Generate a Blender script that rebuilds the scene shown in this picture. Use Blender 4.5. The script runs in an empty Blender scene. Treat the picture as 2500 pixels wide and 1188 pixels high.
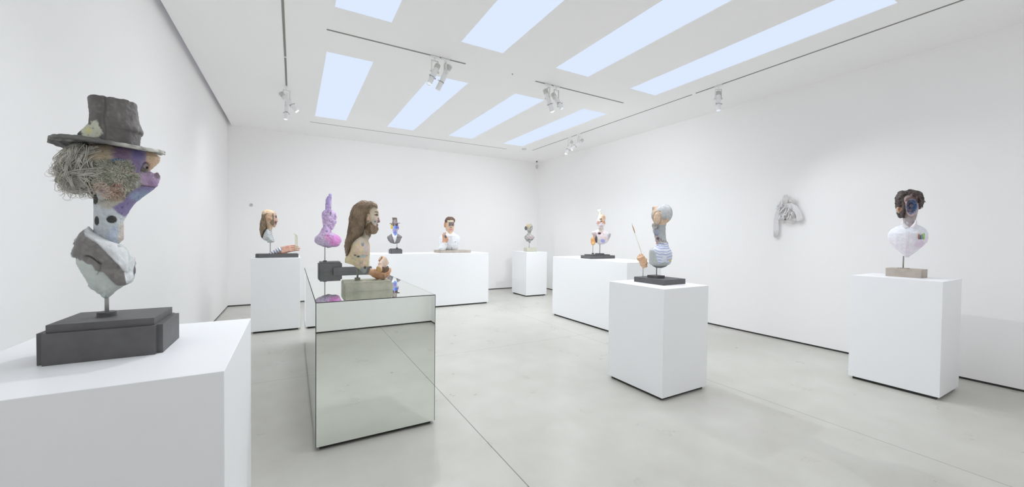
import bpy, math, random
import numpy as np
from mathutils import Vector, Matrix

# ------------------------------------------------------------------ camera, light, exposure
SC = bpy.context.scene
COL = SC.collection
random.seed(7)
RNG = np.random.RandomState(11)

EYE = np.array([0.0, 0.0, 1.6])
FPX = 940.4358                       # focal length in pixels of a 2500 px wide frame
YAW, PITCH, ROLL = 0.5163, -0.0188, 0.0108
_fw = np.array([math.sin(YAW), math.cos(YAW), 0.0]); _rt = np.array([math.cos(YAW), -math.sin(YAW), 0.0]); _up = np.array([0, 0, 1.0])
C_F = _fw*math.cos(PITCH) + _up*math.sin(PITCH); _u2 = _up*math.cos(PITCH) - _fw*math.sin(PITCH)
C_R = _rt*math.cos(ROLL) + _u2*math.sin(ROLL); C_U = _u2*math.cos(ROLL) - _rt*math.sin(ROLL)
cd = bpy.data.cameras.new('camera'); cam = bpy.data.objects.new('camera', cd); COL.objects.link(cam)
cd.sensor_fit = 'HORIZONTAL'; cd.sensor_width = 36.0; cd.lens = FPX/2500*36.0
cd.clip_start = 0.05; cd.clip_end = 100
cam.matrix_world = Matrix(((C_R[0], C_U[0], -C_F[0], EYE[0]), (C_R[1], C_U[1], -C_F[1], EYE[1]),
                           (C_R[2], C_U[2], -C_F[2], EYE[2]), (0, 0, 0, 1)))
SC.camera = cam

SC.view_settings.view_transform = 'Standard'
SC.view_settings.look = 'None'
SC.view_settings.gamma = 1.0
SC.view_settings.use_curve_mapping = False
SC.view_settings.exposure = 0.0
try:
    SC.cycles.diffuse_bounces = 24; SC.cycles.max_bounces = 28; SC.cycles.glossy_bounces = 6
    SC.cycles.sample_clamp_indirect = 6
except Exception:
    pass

wd = bpy.data.worlds.new('sky'); SC.world = wd; wd.use_nodes = True
wd.node_tree.nodes['Background'].inputs[0].default_value = (0.72, 0.83, 1.0, 1)
wd.node_tree.nodes['Background'].inputs[1].default_value = 1.0

# the room, metres: x along the back wall, y into the room
XL, XR, YB, HC = -1.241, 6.761, 10.311, 3.930
SKY_X = [(0.37, 0.94), (1.755, 2.325), (3.15, 3.735), (4.585, 5.16)]
SKY_Y = [(1.47, 4.387), (5.497, 8.60)]
DAY = 0.54            # daylight that falls through the skylights
for (x0, x1) in SKY_X:
    for (y0, y1) in SKY_Y:
        ld = bpy.data.lights.new('skylight_daylight', 'AREA'); ld.shape = 'RECTANGLE'
        ld.size = x1-x0-.02; ld.size_y = y1-y0-.02; ld.color = (0.93, 0.96, 1.0)
        ld.energy = 15.0*DAY*(ld.size*ld.size_y); ld.spread = math.radians(118)
        lo = bpy.data.objects.new('skylight_daylight', ld); COL.objects.link(lo)
        lo.location = ((x0+x1)/2, (y0+y1)/2, HC-0.004)

# ------------------------------------------------------------------ small helpers
def link(o, parent=None):
    COL.objects.link(o)
    if parent is not None: o.parent = parent
    return o
def mesh_obj(name, V, F, mat, parent=None, smooth=False, loc=(0, 0, 0), rotz=0.0):
    me = bpy.data.meshes.new(name); me.from_pydata([tuple(v) for v in V], [], [tuple(f) for f in F])
    if mat is not None:
        for m in (mat if isinstance(mat, (list, tuple)) else [mat]): me.materials.append(m)
    if smooth: me.polygons.foreach_set('use_smooth', [True]*len(me.polygons))
    me.update()
    o = bpy.data.objects.new(name, me); o.location = loc; o.rotation_euler = (0, 0, rotz)
    return link(o, parent)
def tag(o, label, cat, group=None):
    o['label'] = label; o['category'] = cat
    if group: o['group'] = group
    return o
def thing(name, label, cat, loc=(0, 0, 0), rotz=0.0, group=None):
    o = bpy.data.objects.new(name, None); o.location = loc; o.rotation_euler = (0, 0, rotz)
    o.empty_display_size = 0.05; COL.objects.link(o)
    return tag(o, label, cat, group)
def struct(o): o['kind'] = 'structure'; return o

class MB:
    """collects boxes, prisms, tubes into one mesh"""
    def __init__(s): s.V = []; s.F = []
    def add(s, V, F):
        n = len(s.V); s.V += [tuple(v) for v in V]; s.F += [tuple(i+n for i in f) for f in F]; return s
    def box(s, x0, x1, y0, y1, z0, z1, M=None):
        V = [(x0, y0, z0), (x1, y0, z0), (x1, y1, z0), (x0, y1, z0), (x0, y0, z1), (x1, y0, z1), (x1, y1, z1), (x0, y1, z1)]
        if M is not None: V = [tuple(M @ Vector(v)) for v in V]
        return s.add(V, [(0, 3, 2, 1), (4, 5, 6, 7), (0, 1, 5, 4), (1, 2, 6, 5), (2, 3, 7, 6), (3, 0, 4, 7)])
    def prism(s, pts, z0, z1):
        n = len(pts)
        V = [(x, y, z0) for x, y in pts] + [(x, y, z1) for x, y in pts]
        return s.add(V, [tuple(range(n-1, -1, -1)), tuple(range(n, 2*n))] + [(i, (i+1) % n, n+(i+1) % n, n+i) for i in range(n)])
    def tube(s, pts, rad, n=10, cap=True):
        pts = [np.array(p, float) for p in pts]
        R = rad if hasattr(rad, '__len__') else [rad]*len(pts)
        rings = []; prev = None
        for i, p in enumerate(pts):
            t = pts[min(i+1, len(pts)-1)] - pts[max(i-1, 0)]
            t = t/(np.linalg.norm(t)+1e-12)
            if prev is None:
                a = np.array([0, 0, 1.0]) if abs(t[2]) < .9 else np.array([1.0, 0, 0])
                nrm = np.cross(t, a)
            else: nrm = prev - t*(prev @ t)
            nrm /= np.linalg.norm(nrm)+1e-12; prev = nrm; bn = np.cross(t, nrm)
            rings.append([p + R[i]*(math.cos(2*math.pi*k/n)*nrm + math.sin(2*math.pi*k/n)*bn) for k in range(n)])
        b = len(s.V)
        for r in rings: s.V += [tuple(v) for v in r]
        for i in range(len(rings)-1):
            for k in range(n):
                s.F.append((b+i*n+k, b+i*n+(k+1) % n, b+(i+1)*n+(k+1) % n, b+(i+1)*n+k))
        if cap:
            s.F.append(tuple(b+k for k in range(n-1, -1, -1))); s.F.append(tuple(b+(len(rings)-1)*n+k for k in range(n)))
        return s
    def lathe(s, prof, n=32, M=None):
        b = len(s.V)
        for r, z in prof:
            for k in range(n):
                v = Vector((r*math.cos(2*math.pi*k/n), r*math.sin(2*math.pi*k/n), z))
                s.V.append(tuple(M @ v) if M is not None else tuple(v))
        for i in range(len(prof)-1):
            for k in range(n):
                s.F.append((b+i*n+k, b+i*n+(k+1) % n, b+(i+1)*n+(k+1) % n, b+(i+1)*n+k))
        if prof[0][0] > 1e-4: s.F.append(tuple(b+k for k in range(n-1, -1, -1)))
        if prof[-1][0] > 1e-4: s.F.append(tuple(b+(len(prof)-1)*n+k for k in range(n)))
        return s
    def build(s, name, mat, parent=None, smooth=False, bevel=0.0, loc=(0, 0, 0), rotz=0.0, autosm=False):
        o = mesh_obj(name, s.V, s.F, mat, parent, smooth, loc, rotz)
        if bevel > 0:
            m = o.modifiers.new('bevel', 'BEVEL'); m.width = bevel; m.segments = 2; m.limit_method = 'ANGLE'; m.angle_limit = math.radians(40)
        if autosm and smooth:
            try:
                o.data.set_sharp_from_angle(angle=math.radians(35))
            except Exception: pass
        return o

def lin(c):   # sRGB 0-255 to linear
    r = []
    for v in c:
        v = v/255.0
        r.append(v/12.92 if v <= .04045 else ((v+.055)/1.055)**2.4)
    return tuple(r)

# ------------------------------------------------------------------ materials
def nt(name):
    m = bpy.data.materials.new(name); m.use_nodes = True
    return m, m.node_tree.nodes, m.node_tree.links, m.node_tree.nodes['Principled BSDF']
def mat(name, c, rough=.6, metal=0.0, noise=0.0, nscale=8.0, bump=0.0, bscale=60.0, c2=None, spec=0.5):
    """plain or mottled surface"""
    m, N, L, B = nt(name)
    B.inputs['Roughness'].default_value = rough; B.inputs['Metallic'].default_value = metal
    try: B.inputs['Specular IOR Level'].default_value = spec
    except Exception: pass
    col = lin(c) + (1,)
    tc = N.new('ShaderNodeTexCoord')
    if noise > 0 or c2 is not None:
        nz = N.new('ShaderNodeTexNoise'); nz.inputs['Scale'].default_value = nscale; nz.inputs['Detail'].default_value = 6
        L.new(tc.outputs['Object'], nz.inputs['Vector'])
        rp = N.new('ShaderNodeValToRGB'); a = lin(c2) if c2 is not None else tuple(v*(1-noise) for v in col[:3])
        rp.color_ramp.elements[0].position = .35; rp.color_ramp.elements[1].position = .65
        rp.color_ramp.elements[0].color = tuple(a)+(1,); rp.color_ramp.elements[1].color = col
        L.new(nz.outputs['Fac'], rp.inputs['Fac']); L.new(rp.outputs['Color'], B.inputs['Base Color'])
    else: B.inputs['Base Color'].default_value = col
    if bump > 0:
        n2 = N.new('ShaderNodeTexNoise'); n2.inputs['Scale'].default_value = bscale; n2.inputs['Detail'].default_value = 5
        bp = N.new('ShaderNodeBump'); bp.inputs['Strength'].default_value = bump; bp.inputs['Distance'].default_value = .01
        L.new(tc.outputs['Object'], n2.inputs['Vector']); L.new(n2.outputs['Fac'], bp.inputs['Height']); L.new(bp.outputs['Normal'], B.inputs['Normal'])
    return m
def mat_attr(name, rough=.7, bump=.3, bscale=120.0, mottle=.12, mscale=25.0, hue=0.0):
    """paint carried by the mesh's own colour attribute, with brush mottling and grain"""
    m, N, L, B = nt(name)
    B.inputs['Roughness'].default_value = rough
    at = N.new('ShaderNodeAttribute'); at.attribute_name = 'Col'
    tc = N.new('ShaderNodeTexCoord')
    nz = N.new('ShaderNodeTexNoise'); nz.inputs['Scale'].default_value = mscale; nz.inputs['Detail'].default_value = 8; nz.inputs['Roughness'].default_value = .65
    L.new(tc.outputs['Object'], nz.inputs['Vector'])
    mr = N.new('ShaderNodeMapRange'); mr.inputs['From Min'].default_value = .3; mr.inputs['From Max'].default_value = .7
    mr.inputs['To Min'].default_value = 1-mottle; mr.inputs['To Max'].default_value = 1+mottle
    L.new(nz.outputs['Fac'], mr.inputs['Value'])
    mx = N.new('ShaderNodeVectorMath'); mx.operation = 'SCALE'
    L.new(at.outputs['Color'], mx.inputs[0]); L.new(mr.outputs['Result'], mx.inputs['Scale']); L.new(mx.outputs['Vector'], B.inputs['Base Color'])
    n2 = N.new('ShaderNodeTexNoise'); n2.inputs['Scale'].default_value = bscale; n2.inputs['Detail'].default_value = 6
    bp = N.new('ShaderNodeBump'); bp.inputs['Strength'].default_value = bump; bp.inputs['Distance'].default_value = .008
    L.new(tc.outputs['Object'], n2.inputs['Vector']); L.new(n2.outputs['Fac'], bp.inputs['Height']); L.new(bp.outputs['Normal'], B.inputs['Normal'])
    return m

def mat_wall(name, c, rough=.75):
    m, N, L, B = nt(name); B.inputs['Roughness'].default_value = rough
    try: B.inputs['Specular IOR Level'].default_value = .25
    except Exception: pass
    tc = N.new('ShaderNodeTexCoord'); nz = N.new('ShaderNodeTexNoise'); nz.inputs['Scale'].default_value = 1.3; nz.inputs['Detail'].default_value = 3
    L.new(tc.outputs['Object'], nz.inputs['Vector'])
    rp = N.new('ShaderNodeValToRGB'); k = lin(c)
    rp.color_ramp.elements[0].color = tuple(v*.985 for v in k)+(1,); rp.color_ramp.elements[1].color = tuple(k)+(1,)
    L.new(nz.outputs['Fac'], rp.inputs['Fac']); L.new(rp.outputs['Color'], B.inputs['Base Color'])
    n2 = N.new('ShaderNodeTexNoise'); n2.inputs['Scale'].default_value = 140; bp = N.new('ShaderNodeBump'); bp.inputs['Strength'].default_value = .03
    L.new(tc.outputs['Object'], n2.inputs['Vector']); L.new(n2.outputs['Fac'], bp.inputs['Height']); L.new(bp.outputs['Normal'], B.inputs['Normal'])
    return m
M_WALL = mat_wall('white_wall_paint', (248, 247, 247))
M_CEIL = mat_wall('white_ceiling_paint', (247, 246, 246), .85)
M_PED = mat('white_pedestal_lacquer', (246, 247, 249), .42, noise=.01, nscale=2.0, spec=.35)
M_REVEAL = mat('dark_recess', (62, 62, 60), .8)
M_SLOT = mat('grey_track_slot', (135, 135, 128), .6)
M_BLACK = mat('charcoal_painted_wood', (98, 97, 98), .55, noise=.16, nscale=14, bump=.12, bscale=45)
M_STEEL = mat('brushed_steel', (178, 178, 175), .45, metal=.1)
M_DSTEEL = mat('dark_steel', (146, 143, 138), .55, metal=0)
M_STONE = mat('cast_concrete', (186, 184, 168), .85, c2=(160, 160, 146), nscale=9, bump=.25, bscale=70)
M_TRAV = mat('pale_travertine', (190, 182, 172), .8, c2=(172, 163, 153), nscale=8, bump=.2, bscale=60)
M_LAMPW = mat('white_lamp_enamel', (240, 240, 240), .4)
M_LAMPG = mat('grey_lamp_fins', (222, 222, 219), .45)
M_LAMPK = mat('dark_lamp_screw', (150, 150, 145), .5)

def mat_floor():
    m, N, L, B = nt('polished_concrete')
    tc = N.new('ShaderNodeTexCoord')
    def noise(sc, det=6, ro=.6, off=None):
        n = N.new('ShaderNodeTexNoise'); n.inputs['Scale'].default_value = sc; n.inputs['Detail'].default_value = det; n.inputs['Roughness'].default_value = ro
        L.new(tc.outputs['Object'], n.inputs['Vector']); return n
    def ramp(src, a, ca, b, cb):
        r = N.new('ShaderNodeValToRGB'); r.color_ramp.elements[0].position = a; r.color_ramp.elements[1].position = b
        r.color_ramp.elements[0].color = ca; r.color_ramp.elements[1].color = cb; L.new(src, r.inputs['Fac']); return r
    n1 = noise(.7, 5, .6); n2 = noise(3.2, 4, .5); n3 = noise(160, 3, .6)
    r1 = ramp(n1.outputs['Fac'], .32, lin((187, 186, 179))+(1,), .68, lin((200, 199, 193))+(1,))
    r2 = ramp(n2.outputs['Fac'], .3, (.94, .935, .925, 1), .7, (1.02, 1.02, 1.02, 1))
    mu = N.new('ShaderNodeMixRGB'); mu.blend_type = 'MULTIPLY'; mu.inputs['Fac'].default_value = 1
    L.new(r1.outputs['Color'], mu.inputs[1]); L.new(r2.outputs['Color'], mu.inputs[2])
    vo = N.new('ShaderNodeTexVoronoi'); vo.inputs['Scale'].default_value = 22; L.new(tc.outputs['Object'], vo.inputs['Vector'])
    r3 = ramp(vo.outputs['Distance'], .02, (.70, .69, .67, 1), .045, (1, 1, 1, 1))
    r4 = ramp(n3.outputs['Fac'], .30, (.90, .895, .885, 1), .46, (1, 1, 1, 1))
    mu2 = N.new('ShaderNodeMixRGB'); mu2.blend_type = 'MULTIPLY'; mu2.inputs['Fac'].default_value = .55
    L.new(mu.outputs[0], mu2.inputs[1]); L.new(r3.outputs['Color'], mu2.inputs[2])
    mu3 = N.new('ShaderNodeMixRGB'); mu3.blend_type = 'MULTIPLY'; mu3.inputs['Fac'].default_value = .5
    L.new(mu2.outputs[0], mu3.inputs[1]); L.new(r4.outputs['Color'], mu3.inputs[2])
    # saw-cut joints
    sp = N.new('ShaderNodeSeparateXYZ'); L.new(tc.outputs['Object'], sp.inputs[0])
    last = mu3
    for ax, pos, wid, dark in (('X', 1.31, .004, .42), ('X', 4.08, .007, .72), ('Y', 4.90, .007, .76)):
        s = N.new('ShaderNodeMath'); s.operation = 'SUBTRACT'; L.new(sp.outputs[ax], s.inputs[0]); s.inputs[1].default_value = pos
        a = N.new('ShaderNodeMath'); a.operation = 'ABSOLUTE'; L.new(s.outputs[0], a.inputs[0])
        q = N.new('ShaderNodeMath'); q.operation = 'LESS_THAN'; L.new(a.outputs[0], q.inputs[0]); q.inputs[1].default_value = wid
        mm = N.new('ShaderNodeMixRGB'); mm.blend_type = 'MULTIPLY'; L.new(q.outputs[0], mm.inputs['Fac']); L.new(last.outputs[0], mm.inputs[1])
        mm.inputs[2].default_value = (dark, dark, dark*.98, 1); last = mm
    L.new(last.outputs[0], B.inputs['Base Color'])
    rr = ramp(n2.outputs['Fac'], .3, (.27, .27, .27, 1), .7, (.33, .33, .33, 1)); L.new(rr.outputs['Color'], B.inputs['Roughness'])
    bp = N.new('ShaderNodeBump'); bp.inputs['Strength'].default_value = .04; L.new(n3.outputs['Fac'], bp.inputs['Height']); L.new(bp.outputs['Normal'], B.inputs['Normal'])
    return m
M_FLOOR = mat_floor()

def mat_mirror():
    m, N, L, B = nt('mirror_glass')
    B.inputs['Metallic'].default_value = 1.0; B.inputs['Roughness'].default_value = .0
    tc = N.new('ShaderNodeTexCoord'); nz = N.new('ShaderNodeTexNoise'); nz.inputs['Scale'].default_value = 3
    L.new(tc.outputs['Object'], nz.inputs['Vector'])
    rp = N.new('ShaderNodeValToRGB'); rp.color_ramp.elements[0].color = (.86, .90, .85, 1); rp.color_ramp.elements[1].color = (.88, .915, .865, 1)
    L.new(nz.outputs['Fac'], rp.inputs['Fac']); L.new(rp.outputs['Color'], B.inputs['Base Color'])
    return m
M_MIRROR = mat_mirror()
def mat_emit(name, c, k):
    m, N, L, B = nt(name); e = N.new('ShaderNodeEmission'); e.inputs[0].default_value = lin(c)+(1,); e.inputs[1].default_value = k
    L.new(e.outputs[0], N['Material Output'].inputs['Surface']); return m
M_SKYPANEL = mat_emit('daylight_diffuser', (222, 234, 254), 1.0)
M_LENS = mat_emit('lit_lamp_lens', (240, 246, 252), .95)

# ------------------------------------------------------------------ the room
T = .3
struct(MB().box(XL-.5, XR+.5, -1.2, YB+.5, -.2, 0).build('floor', M_FLOOR))
# ceiling: slab with the skylight openings cut out; a shadow gap stays open along the left wall
xs = [XL+.081] + [v for p in SKY_X for v in p] + [XR+.2]
ys = [-1.0] + [v for p in SKY_Y for v in p] + [YB+.2]
cb = MB()
for i in range(len(xs)-1):
    for j in range(len(ys)-1):
        if i % 2 == 1 and j % 2 == 1: continue
        cb.box(xs[i], xs[i+1], ys[j], ys[j+1], HC, HC+.12)
struct(cb.build('ceiling', M_CEIL))
struct(MB().box(XL-.3, XR+.3, -1.0, YB+.3, HC+.42, HC+.5).build('ceiling_upper', M_CEIL))
k = 0
for (x0, x1) in SKY_X:
    for (y0, y1) in SKY_Y:
        k += 1
        struct(MB().box(x0, x1, y0, y1, HC+.004, HC+.02).build('window_%d' % k, M_SKYPANEL))
ZG = .025
YN = -.62; XN = 2.215; YF = -.12      # the recess by the entrance behind the viewpoint
def wall(nm, x0, x1, y0, y1): struct(MB().box(x0, x1, y0, y1, ZG, HC+.45).build(nm, M_WALL))
wall('wall_left', XL-T, XL, YN-T, YB+T)
wall('wall_back', XL, XR, YB, YB+T)
wall('wall_right', XR, XR+T, YF-T, YB+T)
wall('wall_front', XL, XN, YN-T, YN)
wall('wall_front_right', XN, XR, YF-T-.3, YF)
def skirt(nm, x0, x1, y0, y1): struct(MB().box(x0, x1, y0, y1, 0, ZG).build(nm, M_REVEAL))
s = .012
skirt('baseboard_left', XL-T, XL-s, YN-T, YB+T)
skirt('baseboard_back', XL-s, XR+s, YB+s, YB+T)
skirt('baseboard_right', XR+s, XR+T, YF-T, YB+s)
skirt('baseboard_front', XL-s, XN+s, YN-T, YN-s)
skirt('baseboard_front_right', XN+s, XR+s, YF-T-.3, YF-s)

# ------------------------------------------------------------------ pedestals
def pedestal(x0, x1, y0, y1, h, label, kick=.03):
    t = thing('pedestal', label, 'pedestal', ((x0+x1)/2, (y0+y1)/2, 0))
    a, b = (x1-x0)/2, (y1-y0)/2
    MB().box(-a, a, -b, b, .03, h).build('body', M_PED, t, bevel=.0025)
    MB().box(-a+kick, a-kick, -b+kick, b-kick, 0, .0305).build('recessed_plinth', M_REVEAL, t)
    return t
PED = dict(F=(-1.057, -.218, 1.720, 2.723, 1.1005), P=(-.590, .100, 7.340, 8.05, 1.205), B=(1.36, 4.045, 8.240, 9.05, 1.200),
           S=(5.362, 6.018, 8.660, 9.42, 1.185), W=(4.620, 5.42, 4.420, 6.435, 1.198), M=(3.131, 3.830, 2.514, 3.261, 1.101),
           R=(5.614, 6.254, 1.205, 1.934, 1.194))
pedestal(*PED['F'], 'large white pedestal in the near left foreground under the top-hatted painted bust')
pedestal(*PED['P'], 'narrow white pedestal against the left side under the bust with a striped reaching arm')
pedestal(*PED['B'], 'wide white plinth by the back wall carrying the small top-hatted bust and the white-shirted bust')
pedestal(*PED['S'], 'small white pedestal in the far back corner under the little grey stone bust')
pedestal(*PED['W'], 'long white plinth along the right wall, under the bust beside the orange hand')
pedestal(*PED['M'], 'white pedestal in the middle of the floor under the blue-striped grey bust')
pedestal(*PED['R'], 'white pedestal at the far right under the hollow-faced curly-haired bust')
# mirrored table block
x0, x1, y0, y1, hT = .140, 1.046, 3.141, 6.443, 1.1004
tb = thing('mirrored_table', 'long block table clad in mirror glass with thin dark edges', 'table', ((x0+x1)/2, (y0+y1)/2, 0))
a, b = (x1-x0)/2, (y1-y0)/2; g = .0055; e = .006; c_ = .0009
MB().box(-a+g, a-g, -b, -b+e, .03, hT-g).build('front_mirror_panel', M_MIRROR, tb)
MB().box(-a+g, a-g, b-e, b, .03, hT-g).build('back_mirror_panel', M_MIRROR, tb)
MB().box(-a, -a+e, -b+g, b-g, .03, hT-g).build('side_mirror_panel', M_MIRROR, tb)
MB().box(a-e, a, -b+g, b-g, .03, hT-g).build('side_mirror_panel', M_MIRROR, tb)
MB().box(-a+g, a-g, -b+g, b-g, hT-e, hT).build('top_mirror_panel', M_MIRROR, tb)
MB().box(-a+c_, a-c_, -b+c_, b-c_, .031, hT-c_).build('core', M_REVEAL, tb)
MB().box(-a+.03, a-.03, -b+.03, b-.03, 0, .031).build('recessed_plinth', M_REVEAL, tb)
# ------------------------------------------------------------------ tracks and spotlights
def track(nm, x0, x1, y0, y1, label, w=.012):
    t = thing(nm, label, 'lighting track', ((x0+x1)/2, (y0+y1)/2, HC))
    a, b = max((x1-x0)/2, w), max((y1-y0)/2, w)
    MB().box(-a, a, -b, b, -.0035, .002).build('channel', M_SLOT, t)
    return t
TXL, TXR, TYM, TYB = -.094, 5.630, 4.905, 9.08
track('lighting_track', TXL, TXL, -.3, 5.93, 'long dark track slot in the ceiling nearest the left wall')
track('lighting_track', TXL, TXL, 5.97, 7.13, 'short end piece of the left ceiling track, by its two lamps')
track('lighting_track', .33, 2.03, TYM, TYM, 'crosswise ceiling track holding the lamps left of centre')
track('lighting_track', 3.16, 4.97, TYM, TYM, 'crosswise ceiling track holding the lamps right of centre')
track('lighting_track', TXR, TXR, .0, 3.98, 'near length of the ceiling track along the right wall')
track('lighting_track', TXR, TXR, 4.05, 8.85, 'far length of the ceiling track along the right wall', .009)
track('lighting_track', .30, 4.95, TYB, TYB, 'thin ceiling track parallel to the back wall', .007)

def rot_to(d):
    return Vector(d).normalized().to_track_quat('Z', 'Y').to_matrix().to_4x4()
LAMP_MESH = {}
def lz(p, a=.86, b=1.28): return [(r*a, z*b) for r, z in p]
def lamp_mesh():
    def grab(nm, mb, m, sm=True):
        me = bpy.data.meshes.new(nm); me.from_pydata(mb.V, [], mb.F); me.materials.append(m)
        me.polygons.foreach_set('use_smooth', [sm]*len(me.polygons)); me.update()
        try: me.set_sharp_from_angle(angle=math.radians(35))
        except Exception: pass
        LAMP_MESH[nm] = me
    grab('track_adapter', MB().box(-.012, .012, -.06, .06, -.022, 0).tube([(0, 0, -.022), (0, 0, -.062)], .011, 10), M_LAMPW)
    w = .046
    y = MB()
    y.box(-w-.003, w+.003, -.009, .009, -.004, 0)
    for sx in (-1, 1): y.box(sx*w-.003, sx*w+.003, -.009, .009, -.155, 0)
    y.tube([(-w-.012, 0, -.145), (w+.012, 0, -.145)], .006, 8)
    for sx in (-1, 1): y.tube([(sx*(w+.004), 0, -.145), (sx*(w+.014), 0, -.145)], .013, 10)
    grab('yoke', y, M_LAMPG)
    # body axis +Z, pivot at the origin
    grab('lamp_body', MB().lathe(lz([(.0, -.048), (.036, -.046), (.041, -.03), (.041, .05), (.037, .075), (.034, .078)]), 24), M_LAMPW)
    f = MB()
    for i in range(5): f.lathe(lz([(.030, -.098+i*.011), (.043, -.098+i*.011), (.043, -.093+i*.011), (.030, -.093+i*.011)]), 20)
    f.lathe(lz([(0, -.105), (.030, -.104), (.030, -.04)]), 16)
    grab('heat_sink', f, M_LAMPG)
    grab('snoot', MB().lathe(lz([(.034, .078), (.038, .079), (.038, .175), (.036, .177), (.034, .177), (.033, .09), (0, .09)]), 24), M_LAMPW)
    grab('clamp_ring', MB().lathe(lz([(.0375, .086), (.0405, .086), (.0405, .092), (.0375, .092)]), 24), M_LAMPK)
    s_ = MB().tube([(.030, 0, .114), (.046, 0, .114)], .0032, 6).box(.042, .051, -.009, .009, .1115, .1165)
    grab('thumbscrew', s_, M_LAMPK, False)
    grab('lens', MB().lathe(lz([(0, .1705), (.0325, .170)]), 20), M_LENS)
lamp_mesh()
def spot(x, y, drc, label, yaw_y=0.0, power=90, size=70, blend=.9, group=None, aim=None, warm=(.93, .972, 1.0), drop=0.0):
    t = thing('track_spotlight', label, 'spotlight', (x, y, HC), 0, group)
    R = Matrix.Rotation(yaw_y, 4, 'Z')
    def put(nm, M=None, par=None):
        o = bpy.data.objects.new(nm, LAMP_MESH[nm]); link(o, par or t)
        if M is not None: o.matrix_local = M
        return o
    put('track_adapter', Matrix.Rotation(0 if abs(x-TXL) < .05 or abs(x-TXR) < .05 else math.pi/2, 4, 'Z'))
    yk = put('yoke', Matrix.Translation((0, 0, -.058)) @ R)
    d = Vector(drc).normalized()
    piv = Vector((0, 0, -.058-.145))
    # body frame: z along the beam, x along the yoke's axle
    ax = R.to_3x3() @ Vector((1, 0, 0)); ax = (ax - d*ax.dot(d)).normalized(); by = d.cross(ax)
    M = Matrix(((ax.x, by.x, d.x, piv.x), (ax.y, by.y, d.y, piv.y), (ax.z, by.z, d.z, piv.z), (0, 0, 0, 1)))
    bd = put('lamp_body', M)
    I = Matrix.Identity(4)
    put('heat_sink', I, bd)
    sn = put('snoot', M)
    put('clamp_ring', I, sn); put('lens', I, sn)
    for k in range(3): put('thumbscrew', Matrix.Rotation(2*math.pi*k/3+.6, 4, 'Z'), sn)
    ld = bpy.data.lights.new('spot_beam', 'SPOT'); ld.energy = power; ld.spot_size = math.radians(size); ld.spot_blend = blend
    ld.shadow_soft_size = .03; ld.color = warm
    lo = bpy.data.objects.new('spot_beam', ld); link(lo, t)
    p0 = piv + d*.235
    dd = Vector(aim) - Vector((x, y, HC)) - p0 if aim is not None else d
    q = dd.normalized().to_track_quat('-Z', 'Y').to_matrix().to_4x4()
    lo.matrix_local = Matrix.Translation(p0) @ q
    return t
def scr(a, b, c):     # direction given as right / up / towards the entrance
    r = Vector(_rt); u = Vector(_up); f = -Vector(_fw)
    return (r*a + u*b + f*c).normalized()
spot(TXL, 7.12, scr(.62, -.72, -.15), 'white spotlight tilted right, front one at the end of the left track', .3, 125, 130, 1, aim=(2.3, YB, .2))
spot(TXL, 7.50, scr(.02, -1, .15), 'white spotlight pointing straight down behind the tilted one on the left track', 1.2, 22, 140, 1, aim=(XL, 8.8, .2))
spot(1.60, TYM, scr(-.22, -.86, .45), 'white spotlight facing the viewer, left one on the crosswise track left of centre', .2, 150, 84, 1, aim=(-.4, YN, .7))
spot(1.745, TYM, scr(-.46, -.88, -.05), 'white spotlight tilted left, right one on the crosswise track left of centre', 1.5, 84, 130, 1, aim=(XL, 4.6, .6))
spot(3.385, TYM, scr(.32, -.94, .0), 'white spotlight seen from the side, left one on the crosswise track right of centre', 1.6, 150, 130, 1, aim=(XR, 6.4, .7))
spot(3.545, TYM, scr(.36, -.80, .48), 'white spotlight with its lens showing, right one on the crosswise track right of centre', .1, 150, 84, 1, aim=(5.0, YF, .5))
spot(TXR, 3.60, scr(-.16, -.92, .36), 'single bright spotlight on the right wall track', -.55, 46, 80, .7, aim=(XR-.55, 1.45, 1.2))
spot(TXR, 7.22, scr(-.42, -.86, .25), 'small far spotlight, left one of the pair on the right wall track', -.3, 120, 130, 1, aim=(3.8, YB, .6))
spot(TXR, 6.90, scr(-.72, -.62, .10), 'small far spotlight tilted left, right one of the pair on the right wall track', 1.3, 40, 120, 1, aim=(XR-1.6, 5.4, .9))
# ------------------------------------------------------------------ sculpting: signed distance shapes turned into closed meshes
class Frame:
    """stands at point A; local x = right, y = away from the entrance, z = up, all in metres"""
    def __init__(s, A):
        s.A = np.array(A, float); phi = math.atan2(A[0], A[1]); s.rotz = -phi
        s.u = np.array([math.cos(phi), -math.sin(phi), 0]); s.w = np.array([math.sin(phi), math.cos(phi), 0])
        c = s.px3((0, 0, 0)); q = s.px3((.1, 0, 0)); r = s.px3((0, 0, .1))
        s.su = .1/abs(q[0]-c[0]); s.sv = .1/abs(r[1]-c[1]); s.c = c
    def px3(s, l):
        p = s.A + s.u*l[0] + s.w*l[1] + np.array([0, 0, l[2]]) - EYE; z = p @ C_F
        return np.array([1250+FPX*(p @ C_R)/z, 594-FPX*(p @ C_U)/z])
    def uv(s, p):        # orthographic picture coordinates of local points, used to lay out paint
        P = s.A[None] + p[:, 0:1]*s.u[None]; P = P + np.stack([0*p[:, 2], 0*p[:, 2], p[:, 2]], 1) - EYE[None]
        z = P @ C_F
        return 1250+FPX*(P @ C_R)/z, 594-FPX*(P @ C_U)/z
    def L(s, x, y, w=0.0):
        r = C_F + (x-1250)/FPX*C_R - (y-594)/FPX*C_U
        t = (w - (EYE-s.A) @ s.w)/(r @ s.w); p = EYE + t*r - s.A
        return np.array([p @ s.u, w, p[2]])
    def world(s, l): return tuple(s.A + s.u*l[0] + s.w*l[1] + np.array([0, 0, l[2]]))

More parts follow.
